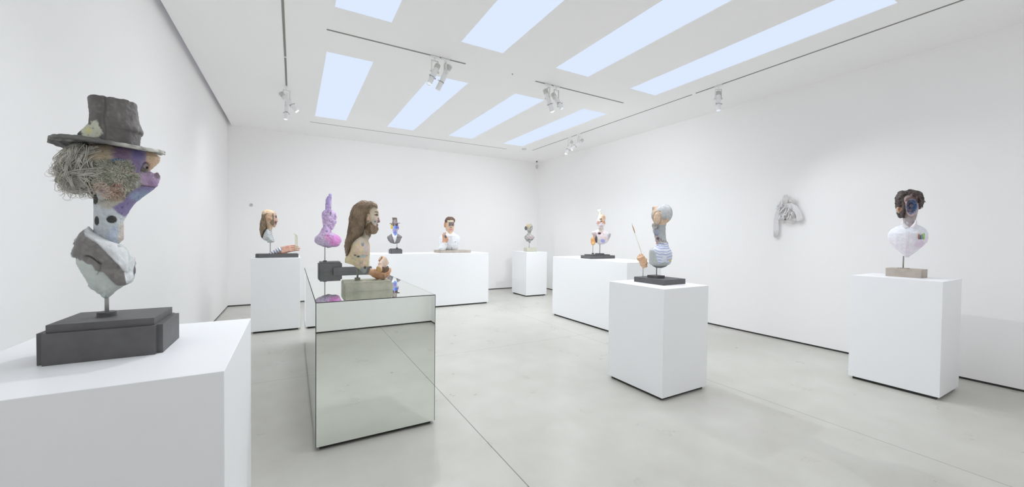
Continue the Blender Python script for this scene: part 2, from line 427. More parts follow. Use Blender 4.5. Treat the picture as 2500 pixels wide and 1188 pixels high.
def _h(ix, iy, iz, seed):
    n = (ix*374761393 + iy*668265263 + iz*2147483647 + seed*1274126177) & 0xFFFFFFFF
    n = ((n ^ (n >> 13))*1274126177) & 0xFFFFFFFF
    n = (n ^ (n >> 16)) & 0xFFFF
    return n/32767.5 - 1.0
def vnoise(p, f, seed=0):
    q = p*f; i = np.floor(q).astype(np.int64); t = q-i; t = t*t*(3-2*t)
    r = 0
    for a in (0, 1):
        for b in (0, 1):
            for c in (0, 1):
                w = (t[:, 0] if a else 1-t[:, 0])*(t[:, 1] if b else 1-t[:, 1])*(t[:, 2] if c else 1-t[:, 2])
                r = r + w*_h(i[:, 0]+a, i[:, 1]+b, i[:, 2]+c, seed)
    return r
def fbm(p, f, o=3, seed=0):
    r = 0; a = 1.0
    for k in range(o): r = r + a*vnoise(p+7.3*k, f*2**k, seed+k); a *= .5
    return r
def smin(a, b, k):
    if k <= 0: return np.minimum(a, b)
    h = np.clip(.5+.5*(b-a)/k, 0, 1); return b+(a-b)*h-k*h*(1-h)
def smax(a, b, k): return -smin(-a, -b, k)
def ell(c, r, rot=None):
    c = np.array(c, float); r = np.array(r, float); Rm = None if rot is None else np.array(Matrix.Rotation(rot[0], 3, rot[1]))
    def f(p):
        q = p-c
        if Rm is not None: q = q @ Rm
        a = q/r; k0 = np.sqrt((a*a).sum(1)); b = a/r; k1 = np.sqrt((b*b).sum(1))+1e-9
        return k0*(k0-1)/k1
    return f
def cone(a, b, r1, r2):
    a = np.array(a, float); b = np.array(b, float); ba = b-a; L2 = (ba*ba).sum()+1e-12
    def f(p):
        t = np.clip(((p-a) @ ba)/L2, 0, 1); q = p-a-t[:, None]*ba
        return np.sqrt((q*q).sum(1)) - (r1+(r2-r1)*t)
    return f
def sbox(c, hs, r=.005, rz=0.0, M=None):
    c = np.array(c, float); hs = np.array(hs, float)-r
    Rm = np.array(M) if M is not None else np.array(Matrix.Rotation(rz, 3, 'Z'))
    def f(p):
        q = np.abs((p-c) @ Rm)-hs
        return np.sqrt((np.maximum(q, 0)**2).sum(1)) + np.minimum(q.max(1), 0) - r
    return f
def pairs(fr, pts, x0, y0, s): return [tuple(fr.L(x0+x/s, y0+y/s)[[0, 2]]) for x, y in pts]
def poly2(P, x, y):
    P = np.array(P, float); n = len(P); d = np.full(len(x), 1e9); sgn = np.ones(len(x))
    for i in range(n):
        a = P[i]; b = P[i-1]; ex, ey = b-a; wx = x-a[0]; wy = y-a[1]
        t = np.clip((wx*ex+wy*ey)/(ex*ex+ey*ey+1e-12), 0, 1)
        d = np.minimum(d, (wx-ex*t)**2+(wy-ey*t)**2)
        c1 = y >= a[1]; c2 = y < b[1]; c3 = ex*wy > ey*wx
        al = (c1 & c2 & c3) | (~c1 & ~c2 & ~c3); sgn = np.where(al, -sgn, sgn)
    return sgn*np.sqrt(d)
def puff(P, T, R, w0=0.0):
    """rounded body with the given side outline (local x,z), half thickness T reached R inside the edge"""
    def f(p):
        d2 = poly2(P, p[:, 0], p[:, 2]); w = np.abs(p[:, 1]-w0); e = np.clip(-d2, 0, R)/R
        h = T*np.sqrt(np.clip(1-(1-e)**2, 0, 1))
        return np.where(d2 > 0, np.sqrt(np.maximum(d2, 0)**2+w*w), (w-h)*.62)
    return f
def stack(rows, flat=0.0):
    """rows (z, x_left, x_right, half depth, y centre): elliptical sections stacked upwards"""
    rows = sorted(rows); R = np.array(rows, float)
    def f(p):
        z = p[:, 2]; g = [np.interp(z, R[:, 0], R[:, k]) for k in (1, 2, 3, 4)]
        uc = (g[0]+g[1])/2; hw = np.maximum((g[1]-g[0])/2, 1e-3); T = np.maximum(g[2], 1e-3)
        k = np.sqrt(((p[:, 0]-uc)/hw)**2+((p[:, 1]-g[3])/T)**2)
        d = (k-1)*np.minimum(hw, T)*.85
        return np.maximum(d, np.maximum(R[0, 0]-z, z-R[-1, 0]))
    return f
class Body:
    def __init__(s): s.ops = []
    def add(s, f, k=.01): s.ops.append(('+', f, k)); return s
    def cut(s, f, k=.006): s.ops.append(('-', f, k)); return s
    def __call__(s, p):
        d = None
        for o, f, k in s.ops:
            e = f(p)
            if d is None: d = e
            elif o == '+': d = smin(d, e, k)
            else: d = smax(d, -e, k)
        return d
def disp(f, amp, freq, o=3, seed=0):
    def g(p):
        d = f(p); m = np.abs(d) < amp*2.5+.01
        if m.any(): d = d.copy(); d[m] += amp*fbm(p[m], freq, o, seed)
        return d
    return g
def sdf_mesh(name, f, lo, hi, h, mat_, parent, paint=None, smooth=True):
    lo = np.array(lo, float)-2*h; hi = np.array(hi, float)+2*h
    B = 8; nb = np.ceil((hi-lo)/(h*B)).astype(int); n = nb*B+1
    D = np.ones(n, np.float32)
    bi = np.stack(np.meshgrid(*[np.arange(k) for k in nb], indexing='ij'), -1).reshape(-1, 3)
    cen = lo+(bi*B+B/2)*h
    dc = f(cen); keep = np.abs(dc) < h*B*.87*1.7+.004
    for b, d in zip(bi[~keep], dc[~keep]):
        if d < 0: D[b[0]*B:(b[0]+1)*B+1, b[1]*B:(b[1]+1)*B+1, b[2]*B:(b[2]+1)*B+1] = -1
    kb = bi[keep]
    off = np.stack(np.meshgrid(*[np.arange(B+1)]*3, indexing='ij'), -1).reshape(-1, 3)
    for s0 in range(0, len(kb), 400):
        c = kb[s0:s0+400]; idx = (c[:, None, :]*B+off[None]).reshape(-1, 3)
        D[idx[:, 0], idx[:, 1], idx[:, 2]] = f(lo+idx*h)
    I = D < 0
    s_ = np.zeros(tuple(n-1), np.int8)
    for a in (0, 1):
        for b in (0, 1):
            for c in (0, 1): s_ += I[a:n[0]-1+a, b:n[1]-1+b, c:n[2]-1+c]
    act = (s_ > 0) & (s_ < 8); ci = np.argwhere(act)
    idm = np.full(act.shape, -1, np.int64); idm[act] = np.arange(len(ci))
    acc = np.zeros((len(ci), 3)); cnt = np.zeros(len(ci))
    cor = [(a, b, c) for a in (0, 1) for b in (0, 1) for c in (0, 1)]
    for a in cor:
        for b in cor:
            if sum(abs(x-y) for x, y in zip(a, b)) != 1 or a > b: continue
            A_ = ci+np.array(a); B_ = ci+np.array(b)
            da = D[A_[:, 0], A_[:, 1], A_[:, 2]].astype(float); db = D[B_[:, 0], B_[:, 1], B_[:, 2]].astype(float)
            m = (da < 0) != (db < 0); t = np.where(m, da/(da-db+1e-20), 0)
            acc[m] += (A_+(B_-A_)*t[:, None])[m]; cnt[m] += 1
    V = lo+acc/np.maximum(cnt, 1)[:, None]*h
    Q = []
    for ax in range(3):
        o1, o2 = [(1, 2), (2, 0), (0, 1)][ax]
        sl0 = [slice(1, -1)]*3; sl1 = [slice(1, -1)]*3; sl0[ax] = slice(0, n[ax]-1); sl1[ax] = slice(1, n[ax])
        a = I[tuple(sl0)]; b = I[tuple(sl1)]; e = np.argwhere(a != b)
        if not len(e): continue
        fl = a[e[:, 0], e[:, 1], e[:, 2]]
        base = e.copy()
        for k in range(3):
            if k != ax: base[:, k] += 1
        def cell(d1, d2):
            q = base.copy(); q[:, o1] -= d1; q[:, o2] -= d2; return idm[q[:, 0], q[:, 1], q[:, 2]]
        q = np.stack([cell(1, 1), cell(0, 1), cell(0, 0), cell(1, 0)], 1)
        q[~fl] = q[~fl][:, ::-1]; Q.append(q[(q >= 0).all(1)])
    Q = np.concatenate(Q)
    me = bpy.data.meshes.new(name)
    me.vertices.add(len(V)); me.vertices.foreach_set('co', V.astype(np.float32).ravel())
    me.loops.add(len(Q)*4); me.loops.foreach_set('vertex_index', Q.ravel().astype(np.int32))
    me.polygons.add(len(Q)); me.polygons.foreach_set('loop_start', np.arange(0, len(Q)*4, 4, dtype=np.int32))
    me.update(calc_edges=True); me.validate()
    me.polygons.foreach_set('use_smooth', [smooth]*len(me.polygons))
    me.materials.append(mat_)
    if paint is not None:
        ca = me.color_attributes.new('Col', 'FLOAT_COLOR', 'POINT')
        c = np.ones((len(me.vertices), 4), np.float32); co = np.empty(len(me.vertices)*3, np.float32); me.vertices.foreach_get('co', co)
        c[:, :3] = paint(co.reshape(-1, 3).astype(float)); ca.data.foreach_set('color', c.ravel())
    o = bpy.data.objects.new(name, me); link(o, parent); return o
def lo_hi(P, T, m=.01):
    P = np.array(P); return (P[:, 0].min()-m, -T-m, P[:, 1].min()-m), (P[:, 0].max()+m, T+m, P[:, 1].max()+m)
# paint helpers: everything in linear colour
def base(n, c): return np.tile(np.array(lin(c)), (n, 1))
def lay(C, m, c):
    m = np.clip(m, 0, 1)[:, None]; return C*(1-m)+np.array(lin(c))[None]*m
def blob(U, V, x, y, rx, ry, soft=.25, nz=0): 
    r = np.sqrt(((U-x)/rx)**2+((V-y)/ry)**2)+nz; return np.clip((1-r)/soft+.5, 0, 1)
def inpoly(U, V, P, soft=1.0, nz=0):
    return np.clip(.5-(poly2(P, U, V)+nz)/soft, 0, 1)

# anatomy -------------------------------------------------------------
def xf(f, c, s=1.0, yaw=0.0, pitch=0.0, roll=0.0):
    """place an anatomical shape (x right of the figure's left.., y = facing direction, z up)"""
    M = Matrix.Rotation(yaw, 3, 'Z') @ Matrix.Rotation(pitch, 3, 'X') @ Matrix.Rotation(roll, 3, 'Y')
    R = np.array(M); c = np.array(c, float)
    return lambda p: f(((p-c) @ R)/s)*s
def head_sdf(eyes=True, nose=1.0, ears=True):
    b = Body()
    b.add(ell((0, -.014, .036), (.074, .094, .084))).add(ell((0, .03, -.028), (.060, .060, .082)), .03)
    b.add(ell((0, .056, -.094), (.032, .028, .024)), .02).add(ell((-.036, .055, -.030), (.028, .026, .028)), .02).add(ell((.036, .055, -.030), (.028, .026, .028)), .02)
    b.add(cone((-.036, .079, .020), (.036, .079, .020), .011, .011), .012)
    if eyes:
        for sx in (-1, 1): b.cut(ell((sx*.031, .099, -.001), (.019, .018, .012)), .008)
        for sx in (-1, 1): b.add(ell((sx*.031, .077, -.002), (.014, .0125, .0085)), .003)
    b.add(cone((0, .090, .014), (0, .090+.027*nose, -.028), .007, .012), .008)
    for sx in (-1, 1): b.add(ell((sx*.012, .098+.006*nose, -.032), (.009, .010, .008)), .005)
    b.add(ell((0, .088, -.059), (.026, .012, .006)), .004).add(ell((0, .087, -.070), (.022, .012, .007)), .004)
    if ears:
        for sx in (-1, 1):
            b.add(ell((sx*.078, -.006, -.004), (.010, .018, .031), (sx*.2, 'Z')), .006); b.cut(ell((sx*.088, -.001, .0), (.006, .009, .018)), .004)
    b.add(cone((0, -.022, -.075), (0, -.040, -.19), .054, .062), .02)
    return b
def hand_sdf(curls, spread=0.12, thumb=(.6, .5, -.55), arm=.10, tcurl=.5, palm_flat=1.0):
    """right-angled anatomy: fingers along +y, back of the hand +z, thumb on +x; origin at the wrist"""
    b = Body()
    b.add(sbox((0, .05, 0), (.040, .048, .0135), .0125))
    b.add(ell((.020, .028, -.006), (.022, .034, .016)), .012)
    xs = (.030, .010, -.011, -.030); ln = ((.043, .027, .021), (.048, .031, .022), (.044, .029, .021), (.034, .021, .018))
    for i, x in enumerate(xs):
        p = np.array([x, .093-.004*abs(i-1), .001]); ang = 0.0; az = spread*(1.2-i)*.5
        cs = curls[i] if hasattr(curls[i], '__len__') else (curls[i], curls[i]*1.15, curls[i]*.8)
        r = .0098-(.0012 if i == 3 else 0)
        for j in range(3):
            ang += cs[j]; d = np.array([math.sin(az)*math.cos(ang), math.cos(az)*math.cos(ang), -math.sin(ang)])
            q = p+d*ln[i][j]; b.add(cone(p, q, r, r*.93), .006 if j == 0 else .002); p = q; r *= .92
    p = np.array([.032, .020, -.006]); d = np.array(thumb, float); d /= np.linalg.norm(d); q = p+d*.042
    b.add(cone(p, q, .0145, .0115), .012); d2 = d*math.cos(tcurl)+np.array([-.75, .3, -.3])*math.sin(tcurl); d2 /= np.linalg.norm(d2)
    q2 = q+d2*.030; b.add(cone(q, q2, .0112, .0100), .003); d3 = d2*math.cos(tcurl*.6)+np.array([-.75, .4, -.1])*math.sin(tcurl*.6); q3 = q2+d3/np.linalg.norm(d3)*.022
    b.add(cone(q2, q3, .0100, .0085), .003)
    if arm > 0: b.add(stack_y([(-arm, .030, .026), (-.03, .026, .021), (.01, .029, .018)]), .015)
    return b
def stack_y(rows):
    R = np.array(sorted(rows), float)
    def f(p):
        y = p[:, 1]; a = np.interp(y, R[:, 0], R[:, 1]); c = np.interp(y, R[:, 0], R[:, 2])
        k = np.sqrt((p[:, 0]/a)**2+(p[:, 2]/c)**2)
        return np.maximum((k-1)*np.minimum(a, c)*.85, np.maximum(R[0, 0]-y, y-R[-1, 0]))
    return f
def strands(name, paths, r, mat_, parent, n=5):
    mb = MB()
    for P in paths:
        k = len(P); mb.tube(P, [r*(1-.75*(i/(k-1))**2.5) for i in range(k)], n, cap=False)
    o = mb.build(name, mat_, parent, smooth=True); return o
M_PAINT = mat_attr('painted_plaster', .7, .35, 110, .10, 22)
M_ROUGH = mat_attr('rough_crusted_paint', .85, .9, 150, .16, 45)
M_SMOOTH = mat_attr('smooth_painted_cast', .55, .08, 80, .04, 20)
# ------------------------------------------------------------------ foreground: top-hatted painted bust
def stepped_base(name, parent, x0, x1, y0, y1, z0, z1, step, n, mat_, inset=.012):
    """block with notched corners and a lower top slab"""
    MB().prism([(x0+n, y0), (x1-n, y0), (x1-n, y0+n), (x1, y0+n), (x1, y1-n), (x1-n, y1-n), (x1-n, y1), (x0+n, y1), (x0+n, y1-n), (x0, y1-n), (x0, y0+n), (x0+n, y0+n)],
               z0, z1-step).build(name, mat_, parent, bevel=.001)
    return MB().box(x0+n+inset*.2, x1-n-inset*.2, y0+n+inset*.2, y1-n-inset*.2, z1-step, z1).build('base_slab', mat_, parent, bevel=.001)

FA = (-.648, 2.232, 1.1005)
fr = Frame(FA)
rt_ = thing('bust_sculpture', 'large painted bust in a dark top hat with curly grey hair, nearest on the left', 'sculpture', FA, fr.rotz)
# base drawn square to the room: built in room axes, then turned into the thing's frame
def room_child(mb, nm, m, par, A, rotz, bevel=0.0, **kw):
    o = mb.build(nm, m, par, bevel=bevel, **kw); o.rotation_euler = (0, 0, -rotz); return o
ax, ay, az = FA
n = .020
X0, X1, Y0, Y1 = -.829-ax, -.472-ax, 2.083-ay, 2.385-ay
h1, h2 = .119, .149
mb = MB().prism([(X0+n, Y0), (X1-n, Y0), (X1-n, Y0+n), (X1, Y0+n), (X1, Y1-n), (X1-n, Y1-n), (X1-n, Y1), (X0+n, Y1), (X0+n, Y1-n), (X0, Y1-n), (X0, Y0+n), (X0+n, Y0+n)], 0, h1)
room_child(mb, 'base', M_BLACK, rt_, FA, fr.rotz, .0012)
mb = MB().box(X0+n+.006, X1-n-.006, Y0+n*.7, Y1-n*.7, h1, h2)
room_child(mb, 'base_slab', M_BLACK, rt_, FA, fr.rotz, .0012)
rb = fr.L(261, 768)
MB().lathe([(.0, h2), (.030, h2), (.030, h2+.009), (.0285, h2+.010), (.030, h2+.011), (.030, h2+.019), (0, h2+.019)], 32, M=Matrix.Translation((rb[0], 0, 0))).build('collar_disc', M_BLACK, rt_, smooth=True, autosm=True)
top = fr.L(262, 716)[2]
MB().tube([(rb[0], 0, h2+.015), (rb[0], 0, top+.02)], .0068, 14).build('rod', M_STEEL, rt_, smooth=True)

# torso
TP = [(270,120),(200,180),(115,320),(130,350),(80,460),(85,520),(150,530),(145,600),(190,680),(260,800),(330,900),(390,980),(440,1010),(470,1055),(500,1050),(520,1090),(560,1115),(630,1100),(690,1050),(720,1010),(830,940),(940,895),(980,860),(1000,800),(1015,700),(1000,640),(1005,520),(960,520),(930,480),(900,410),(830,340),(740,310),(650,265),(560,225),(400,150),(330,85)]
P = pairs(fr, TP, 160, 540, 5.942)
tor = Body().add(puff(P, .115, .075))
# lapel/collar band lifted off the chest, and the far collar wing
PX = lambda pts: [(160+x/5.942, 540+y/5.942) for x, y in pts]
COLL = [(280,160),(330,70),(420,140),(560,215),(740,315),(900,420),(905,600),(900,712),(850,700),(780,620),(700,540),(600,430),(480,320),(400,250),(310,200)]
JACK = [(270,120),(200,180),(115,320),(130,350),(80,460),(150,525),(220,550),(300,575),(380,610),(440,680),(480,690),(560,720),(640,790),(700,860),(780,915),(860,915),(890,885),(850,710),(780,620),(700,540),(600,430),(480,320),(400,250),(310,200)]
WING = [(905,600),(935,540),(1000,480),(1018,520),(1010,600),(990,680),(960,700),(920,650)]
PLACK = [(845,710),(905,700),(960,700),(990,740),(970,860),(935,895),(880,885)]
def torso_f(p):
    d = tor(p); U, V = fr.uv(p); near = p[:, 1] < .03
    d = d-.011*inpoly(U, V, PX(COLL), 2)*near
    d = d-.005*inpoly(U, V, PX(JACK), 2)*near*(1-inpoly(U, V, PX(COLL), 2))
    fold = np.exp(-((V-(624+.35*(U-215)-4*np.sin(U*.12)))/2.2)**2)*np.clip((U-208)/6, 0, 1)*np.clip((252-U)/6, 0, 1)
    d = d+.006*fold*near
    m = np.abs(d) < .03; e = np.zeros_like(d)
    if m.any(): e[m] = .0052*fbm(p[m], 22, 3, 3)+.0014*fbm(p[m], 90, 2, 4)
    return d+e
def torso_c(p):
    U, V = fr.uv(p); nz = 3*vnoise(p, 60, 5)
    C = base(len(p), (196, 204, 199))
    C = lay(C, .5*np.clip(.5+vnoise(p, 18, 8), 0, 1), (176, 186, 180))
    near = p[:, 1] < .035
    jk = inpoly(U, V, PX(JACK), 2, nz)
    back = (p[:, 1] >= .035) & (V < 655)
    C = lay(C, np.where(near, jk, back*1.0), (136, 131, 129))
    C = lay(C, np.where(near, jk, back*1.0)*np.clip(.3+fbm(p, 70, 3, 9), 0, 1)*.55, (108, 104, 103))
    C = lay(C, inpoly(U, V, PX(COLL), 1.5)*near, (216, 218, 220))
    C = lay(C, inpoly(U, V, PX(WING), 1.5), (208, 209, 209))
    C = lay(C, inpoly(U, V, PX(PLACK), 1.5), (222, 224, 226))
    C = lay(C, blob(U, V, 328, 660, 3.5, 12, .5), (84, 82, 86))
    fold = np.exp(-((V-(624+.35*(U-215)-4*np.sin(U*.12)))/1.8)**2)*np.clip((U-208)/6, 0, 1)*np.clip((252-U)/6, 0, 1)
    C = lay(C, fold*near, (74, 70, 70))
    crack = np.exp(-((U-(240+8*np.sin(V*.09)))/1.6)**2)*np.clip((V-626)/4, 0, 1)*np.clip((668-V)/4, 0, 1)
    C = lay(C, crack*near*.8, (86, 82, 82))
    return C
lo_, hi_ = lo_hi(P, .125)
sdf_mesh('bust_torso', torso_f, lo_, hi_, .0036, M_PAINT, rt_, torso_c)

# head with the snout profile, neck
HP = [(475,1170),(478,940),(468,850),(430,760),(420,600),(470,500),(560,455),(700,460),(870,480),(950,520),(1000,562),(992,596),(955,632),(915,664),(890,690),(905,686),(960,685),(1000,703),(992,745),(977,785),(940,815),(860,870),(800,920),(765,965),(740,1010),(712,1060),(708,1120),(712,1200),(650,1260),(540,1240)]
P = pairs(fr, HP, 80, 210, 3.211)
hp = puff(P, .078, .072)
g = lambda x, y, w=0.0: fr.L(80+x/3.211, 210+y/3.211, w)
hb = Body().add(hp)
hb.add(ell(g(560, 640), (.085, .085, .095)), .03)              # skull
hb.add(ell(g(740, 640), (.060, .070, .085)), .03)
hb.cut(ell(g(870, 640, -.045), (.016, .02, .030)), .008)       # eye hollow
hb.add(ell(g(915, 735, -.012), (.022, .028, .038)), .008)      # snout ball
hb.add(ell(g(975, 710, -.016), (.008, .012, .018)), .004)
hb.add(cone(g(800, 660, -.050), g(880, 695, -.034), .010, .007), .006)   # cheek strap
hb.add(cone(g(540, 850, -.062), g(565, 880, -.060), .016, .018), .006)   # ear lump
def head_f(p):
    d = hb(p); U, V = fr.uv(p)
    mouth = np.exp(-((V-(456+.06*(U-350)))/1.3)**2)*np.clip((U-340)/4, 0, 1)
    d = d+.005*mouth
    m = np.abs(d) < .03; e = np.zeros_like(d)
    rough = blob(U, V, 275, 440, 52, 52, .6)
    if m.any(): e[m] = .0022*fbm(p[m], 40, 3, 13)+rough[m]*.0065*fbm(p[m], 80, 3, 14)
    return d+e
def head_c(p):
    U, V = fr.uv(p); nz = .26*fbm(p, 42, 4, 21); n2 = .5+.5*vnoise(p, 80, 22); n3 = .5+.5*vnoise(p, 26, 23)
    C = base(len(p), (206, 212, 216))
    C = lay(C, blob(U, V, 288, 575, 26, 22, .6, nz), (186, 196, 214))
    C = lay(C, blob(U, V, 300, 572, 12, 30, .6, nz)*.8, (206, 196, 178))
    C = lay(C, (V > 590)*blob(U, V, 262, 580, 10, 6, .5, nz), (120, 160, 190))
    head = np.clip((500-V+6*nz)/8, 0, 1)
    C = lay(C, head, (150, 150, 138))
    C = lay(C, head*np.clip(.5+fbm(p, 48, 4, 24)*.8, 0, 1)*.8, (118, 120, 110)); C = lay(C, head*np.clip(fbm(p, 80, 3, 25)*1.3-.35, 0, 1), (196, 194, 184))
    C = lay(C, head*blob(U, V, 240, 470, 22, 24, .7, nz), (196, 184, 172))
    C = lay(C, blob(U, V, 285, 470, 17, 26, .7, nz)*n3, (186, 128, 112))
    C = lay(C, blob(U, V, 270, 500, 28, 10, .6, nz), (196, 192, 180))
    # brow band in tan, violet and blue
    up = np.clip((398-V)/5+nz, 0, 1)
    C = lay(C, up, (192, 176, 152)); C = lay(C, up*np.clip(fbm(p, 60, 3, 26)*1.2, 0, 1)*.8, (168, 158, 142))
    C = lay(C, up*blob(U, V, 302, 378, 28, 26, .5, nz), (140, 118, 146))
    C = lay(C, blob(U, V, 340, 386, 26, 24, .5, nz), (150, 140, 172))
    C = lay(C, blob(U, V, 334, 384, 12, 14, .7, nz), (126, 118, 166))
    C = lay(C, blob(U, V, 376, 392, 26, 34, .4, nz)*np.clip((U-352)/6, 0, 1), (212, 184, 156))
    C = lay(C, blob(U, V, 288, 397, 16, 3.5, .6, nz), (96, 136, 178))
    C = lay(C, blob(U, V, 330, 410, 11, 18, .6, nz), (140, 124, 164))
    C = lay(C, blob(U, V, 355, 407, 5, 5, .6, nz), (228, 216, 208))
    C = lay(C, blob(U, V, 358, 411, 3.2, 3.2, .6), (66, 58, 66))
    # snout
    C = lay(C, blob(U, V, 366, 440, 28, 22, .3, nz*.5)*np.clip((U-338)/5, 0, 1), (182, 158, 186))
    C = lay(C, blob(U, V, 372, 448, 14, 8, .8, nz)*.7, (160, 128, 172))
    C = lay(C, blob(U, V, 383, 431, 8, 7.5, .4), (128, 110, 120))
    C = lay(C, blob(U, V, 330, 450, 13, 9, .6, nz*1.6)*.85, (200, 204, 206))
    jaw = [(335,460),(352,456),(392,460),(372,476),(345,490),(322,510),(305,530),(285,520),(275,508),(300,495),(318,472)]
    C = lay(C, inpoly(U, V, jaw, 4, 6*nz), (140, 128, 170))
    C = lay(C, inpoly(U, V, jaw, 4)*blob(U, V, 352, 478, 34, 14, .8, nz), (150, 164, 190))
    C = lay(C, inpoly(U, V, jaw, 4)*np.clip(vnoise(p, 120, 31)*2-.7, 0, 1), (108, 98, 140))
    mouth = np.exp(-((V-(456+.06*(U-350)))/1.2)**2)*np.clip((U-340)/4, 0, 1); C = lay(C, mouth, (96, 78, 92))
    near = p[:, 1] < 0
    for (x, y, rx, ry) in ((273, 536, 12.5, 9), (237, 539, 6, 11), (234, 487, 7, 12)): C = lay(C, blob(U, V, x, y, rx, ry, .15, nz*.3)*near, (66, 66, 66))
    C = lay(C, blob(U, V, 250, 478, 12, 14, .3, nz), (184, 186, 186))
    C = lay(C, blob(U, V, 251, 468, 5, 4, .6, nz), (140, 116, 160))
    C = lay(C, np.clip((U-296)/3, 0, 1)*np.clip((V-548)/5, 0, 1)*np.clip(.4+vnoise(p, 130, 33), 0, 1), (196, 150, 170))
    return C
lo_, hi_ = lo_hi(P, .10)
sdf_mesh('painted_head', head_f, lo_, (hi_[0], hi_[1], hi_[2]+.02), .0034, M_ROUGH, rt_, head_c)

# matted tufts on the cheek
M_TUFT = [mat('olive_grey_fur', (198, 198, 182), .85, c2=(158, 160, 144), nscale=40), mat('pinkish_grey_fur', (232, 218, 206), .85, c2=(212, 194, 182), nscale=40), mat('rusty_fur', (212, 180, 166), .85, c2=(192, 158, 144), nscale=40)]
rg = np.random.RandomState(12); n_ = 2400
Xs = rg.uniform(228, 334, n_); Ys = rg.uniform(396, 498, n_)
ok = (((Xs-282)/52)**2+((Ys-440)/50)**2 < 1) & (Ys > 398) & (Xs+.9*(Ys-440) < 338)
Xs, Ys = Xs[ok], Ys[ok]; p0 = np.array([fr.L(x, y) for x, y in zip(Xs, Ys)]); p0[:, 1] = -.13
for it in range(30): p0[:, 1] += np.clip(head_f(p0), -.01, .02)*.7
hit = p0[:, 1] < -.02; Xs, Ys, p0 = Xs[hit], Ys[hit], p0[hit]
grp = [[], [], []]
for x, y, p in zip(Xs, Ys, p0):
    k = 2 if ((x-286)/16)**2+((y-470)/24)**2 < 1 and rg.rand() < .6 else (1 if ((x-248)/26)**2+((y-472)/26)**2 < 1 or rg.rand() < .12 else 0)
    a = math.atan2(y-430, x-300)+rg.normal()*.7; L_ = rg.uniform(.006, .014); d = np.array([math.cos(a), -.10, -math.sin(a)]); b_ = np.array([0, -.0035, -.004])*rg.uniform(.2, 1)
    grp[k].append([p+np.array([0, .002, 0]), p+d*L_*.5+b_*.8, p+d*L_+b_*.3])
for k, nm in enumerate(('cheek_fur', 'cheek_fur', 'cheek_fur')):
    s1 = strands(nm, grp[k], (.0015, .0014, .0015)[k], M_TUFT[k], rt_, 4); s1['kind'] = 'stuff'
# hat: crown
CR = [(82,428,824),(110,430,826),(160,434,828),(210,440,833),(262,436,846),(300,436,866),(322,437,868),(338,428,850),(380,424,848),(420,420,845),(462,430,842)]
rows = []
for y, a, b in CR:
    l = fr.L(80+a/3.211, 210+y/3.211); r = fr.L(80+b/3.211, 210+y/3.211); rows.append((l[2], l[0], r[0], (r[0]-l[0])/2*1.12, 0))
cr = stack(rows)
ztl = fr.L(215, 236)[2]; ztr = fr.L(337, 250)[2]; xtl = fr.L(215, 236)[0]; xtr = fr.L(337, 250)[0]
g2 = fr.L(80+440/3.211, 210+345/3.211)
patch = cone(g2+np.array([-.006, -.02, -.028]), g2+np.array([.014, -.03, .026]), .024, .008)
def crown_f(p):
    d = cr(p); t = (p[:, 0]-xtl)/(xtr-xtl)
    ztop = ztl+(ztr-ztl)*t+.011*np.sin(np.clip(t, 0, 1)*math.pi)
    d = smax(d, (p[:, 2]-ztop)*.9, .004)
    d = smin(d, patch(p), .006)
    groove = np.exp(-((p[:, 0]-(xtl+.38*(xtr-xtl)+.006*np.sin(p[:, 2]*30)))/.0045)**2)*(p[:, 1] < 0)
    d = d+.003*groove
    m = np.abs(d) < .03; e = np.zeros_like(d)
    if m.any(): e[m] = .0030*fbm(p[m]*np.array([1, 1, .45]), 26, 3, 41)+.0008*fbm(p[m], 120, 2, 42)
    return d+e
def crown_c(p):
    U, V = fr.uv(p); nz = .2*vnoise(p, 60, 43)
    C = base(len(p), (112, 108, 106)); C = lay(C, np.clip(.45+.9*vnoise(p*np.array([1, 1, .35]), 40, 44), 0, 1)*.8, (92, 88, 87))
    C = lay(C, np.clip(vnoise(p, 90, 45)*1.5-.3, 0, 1)*.5, (140, 138, 132))
    nz = .3*fbm(p, 70, 3, 47); C = lay(C, blob(U, V, 224, 323, 25, 21, .2, nz), (206, 208, 190))
    C = lay(C, blob(U, V, 218, 322, 8, 8, .8, nz), (214, 214, 160))
    C = lay(C, blob(U, V, 222, 322, 24, 22, .2, nz)*np.clip(fbm(p, 110, 3, 46)*2-1.1, 0, 1)*.9, (96, 93, 86))
    C = lay(C, np.exp(-((U-(257+2*np.sin(V*.1)))/2.0)**2)*.7, (78, 75, 74))
    return C
zz = [r[0] for r in rows]
sdf_mesh('hat_crown', crown_f, (rows[0][1]-.05, -.09, min(zz)-.01), (rows[0][2]+.03, .09, max(zz)+.02), .0034, M_PAINT, rt_, crown_c)
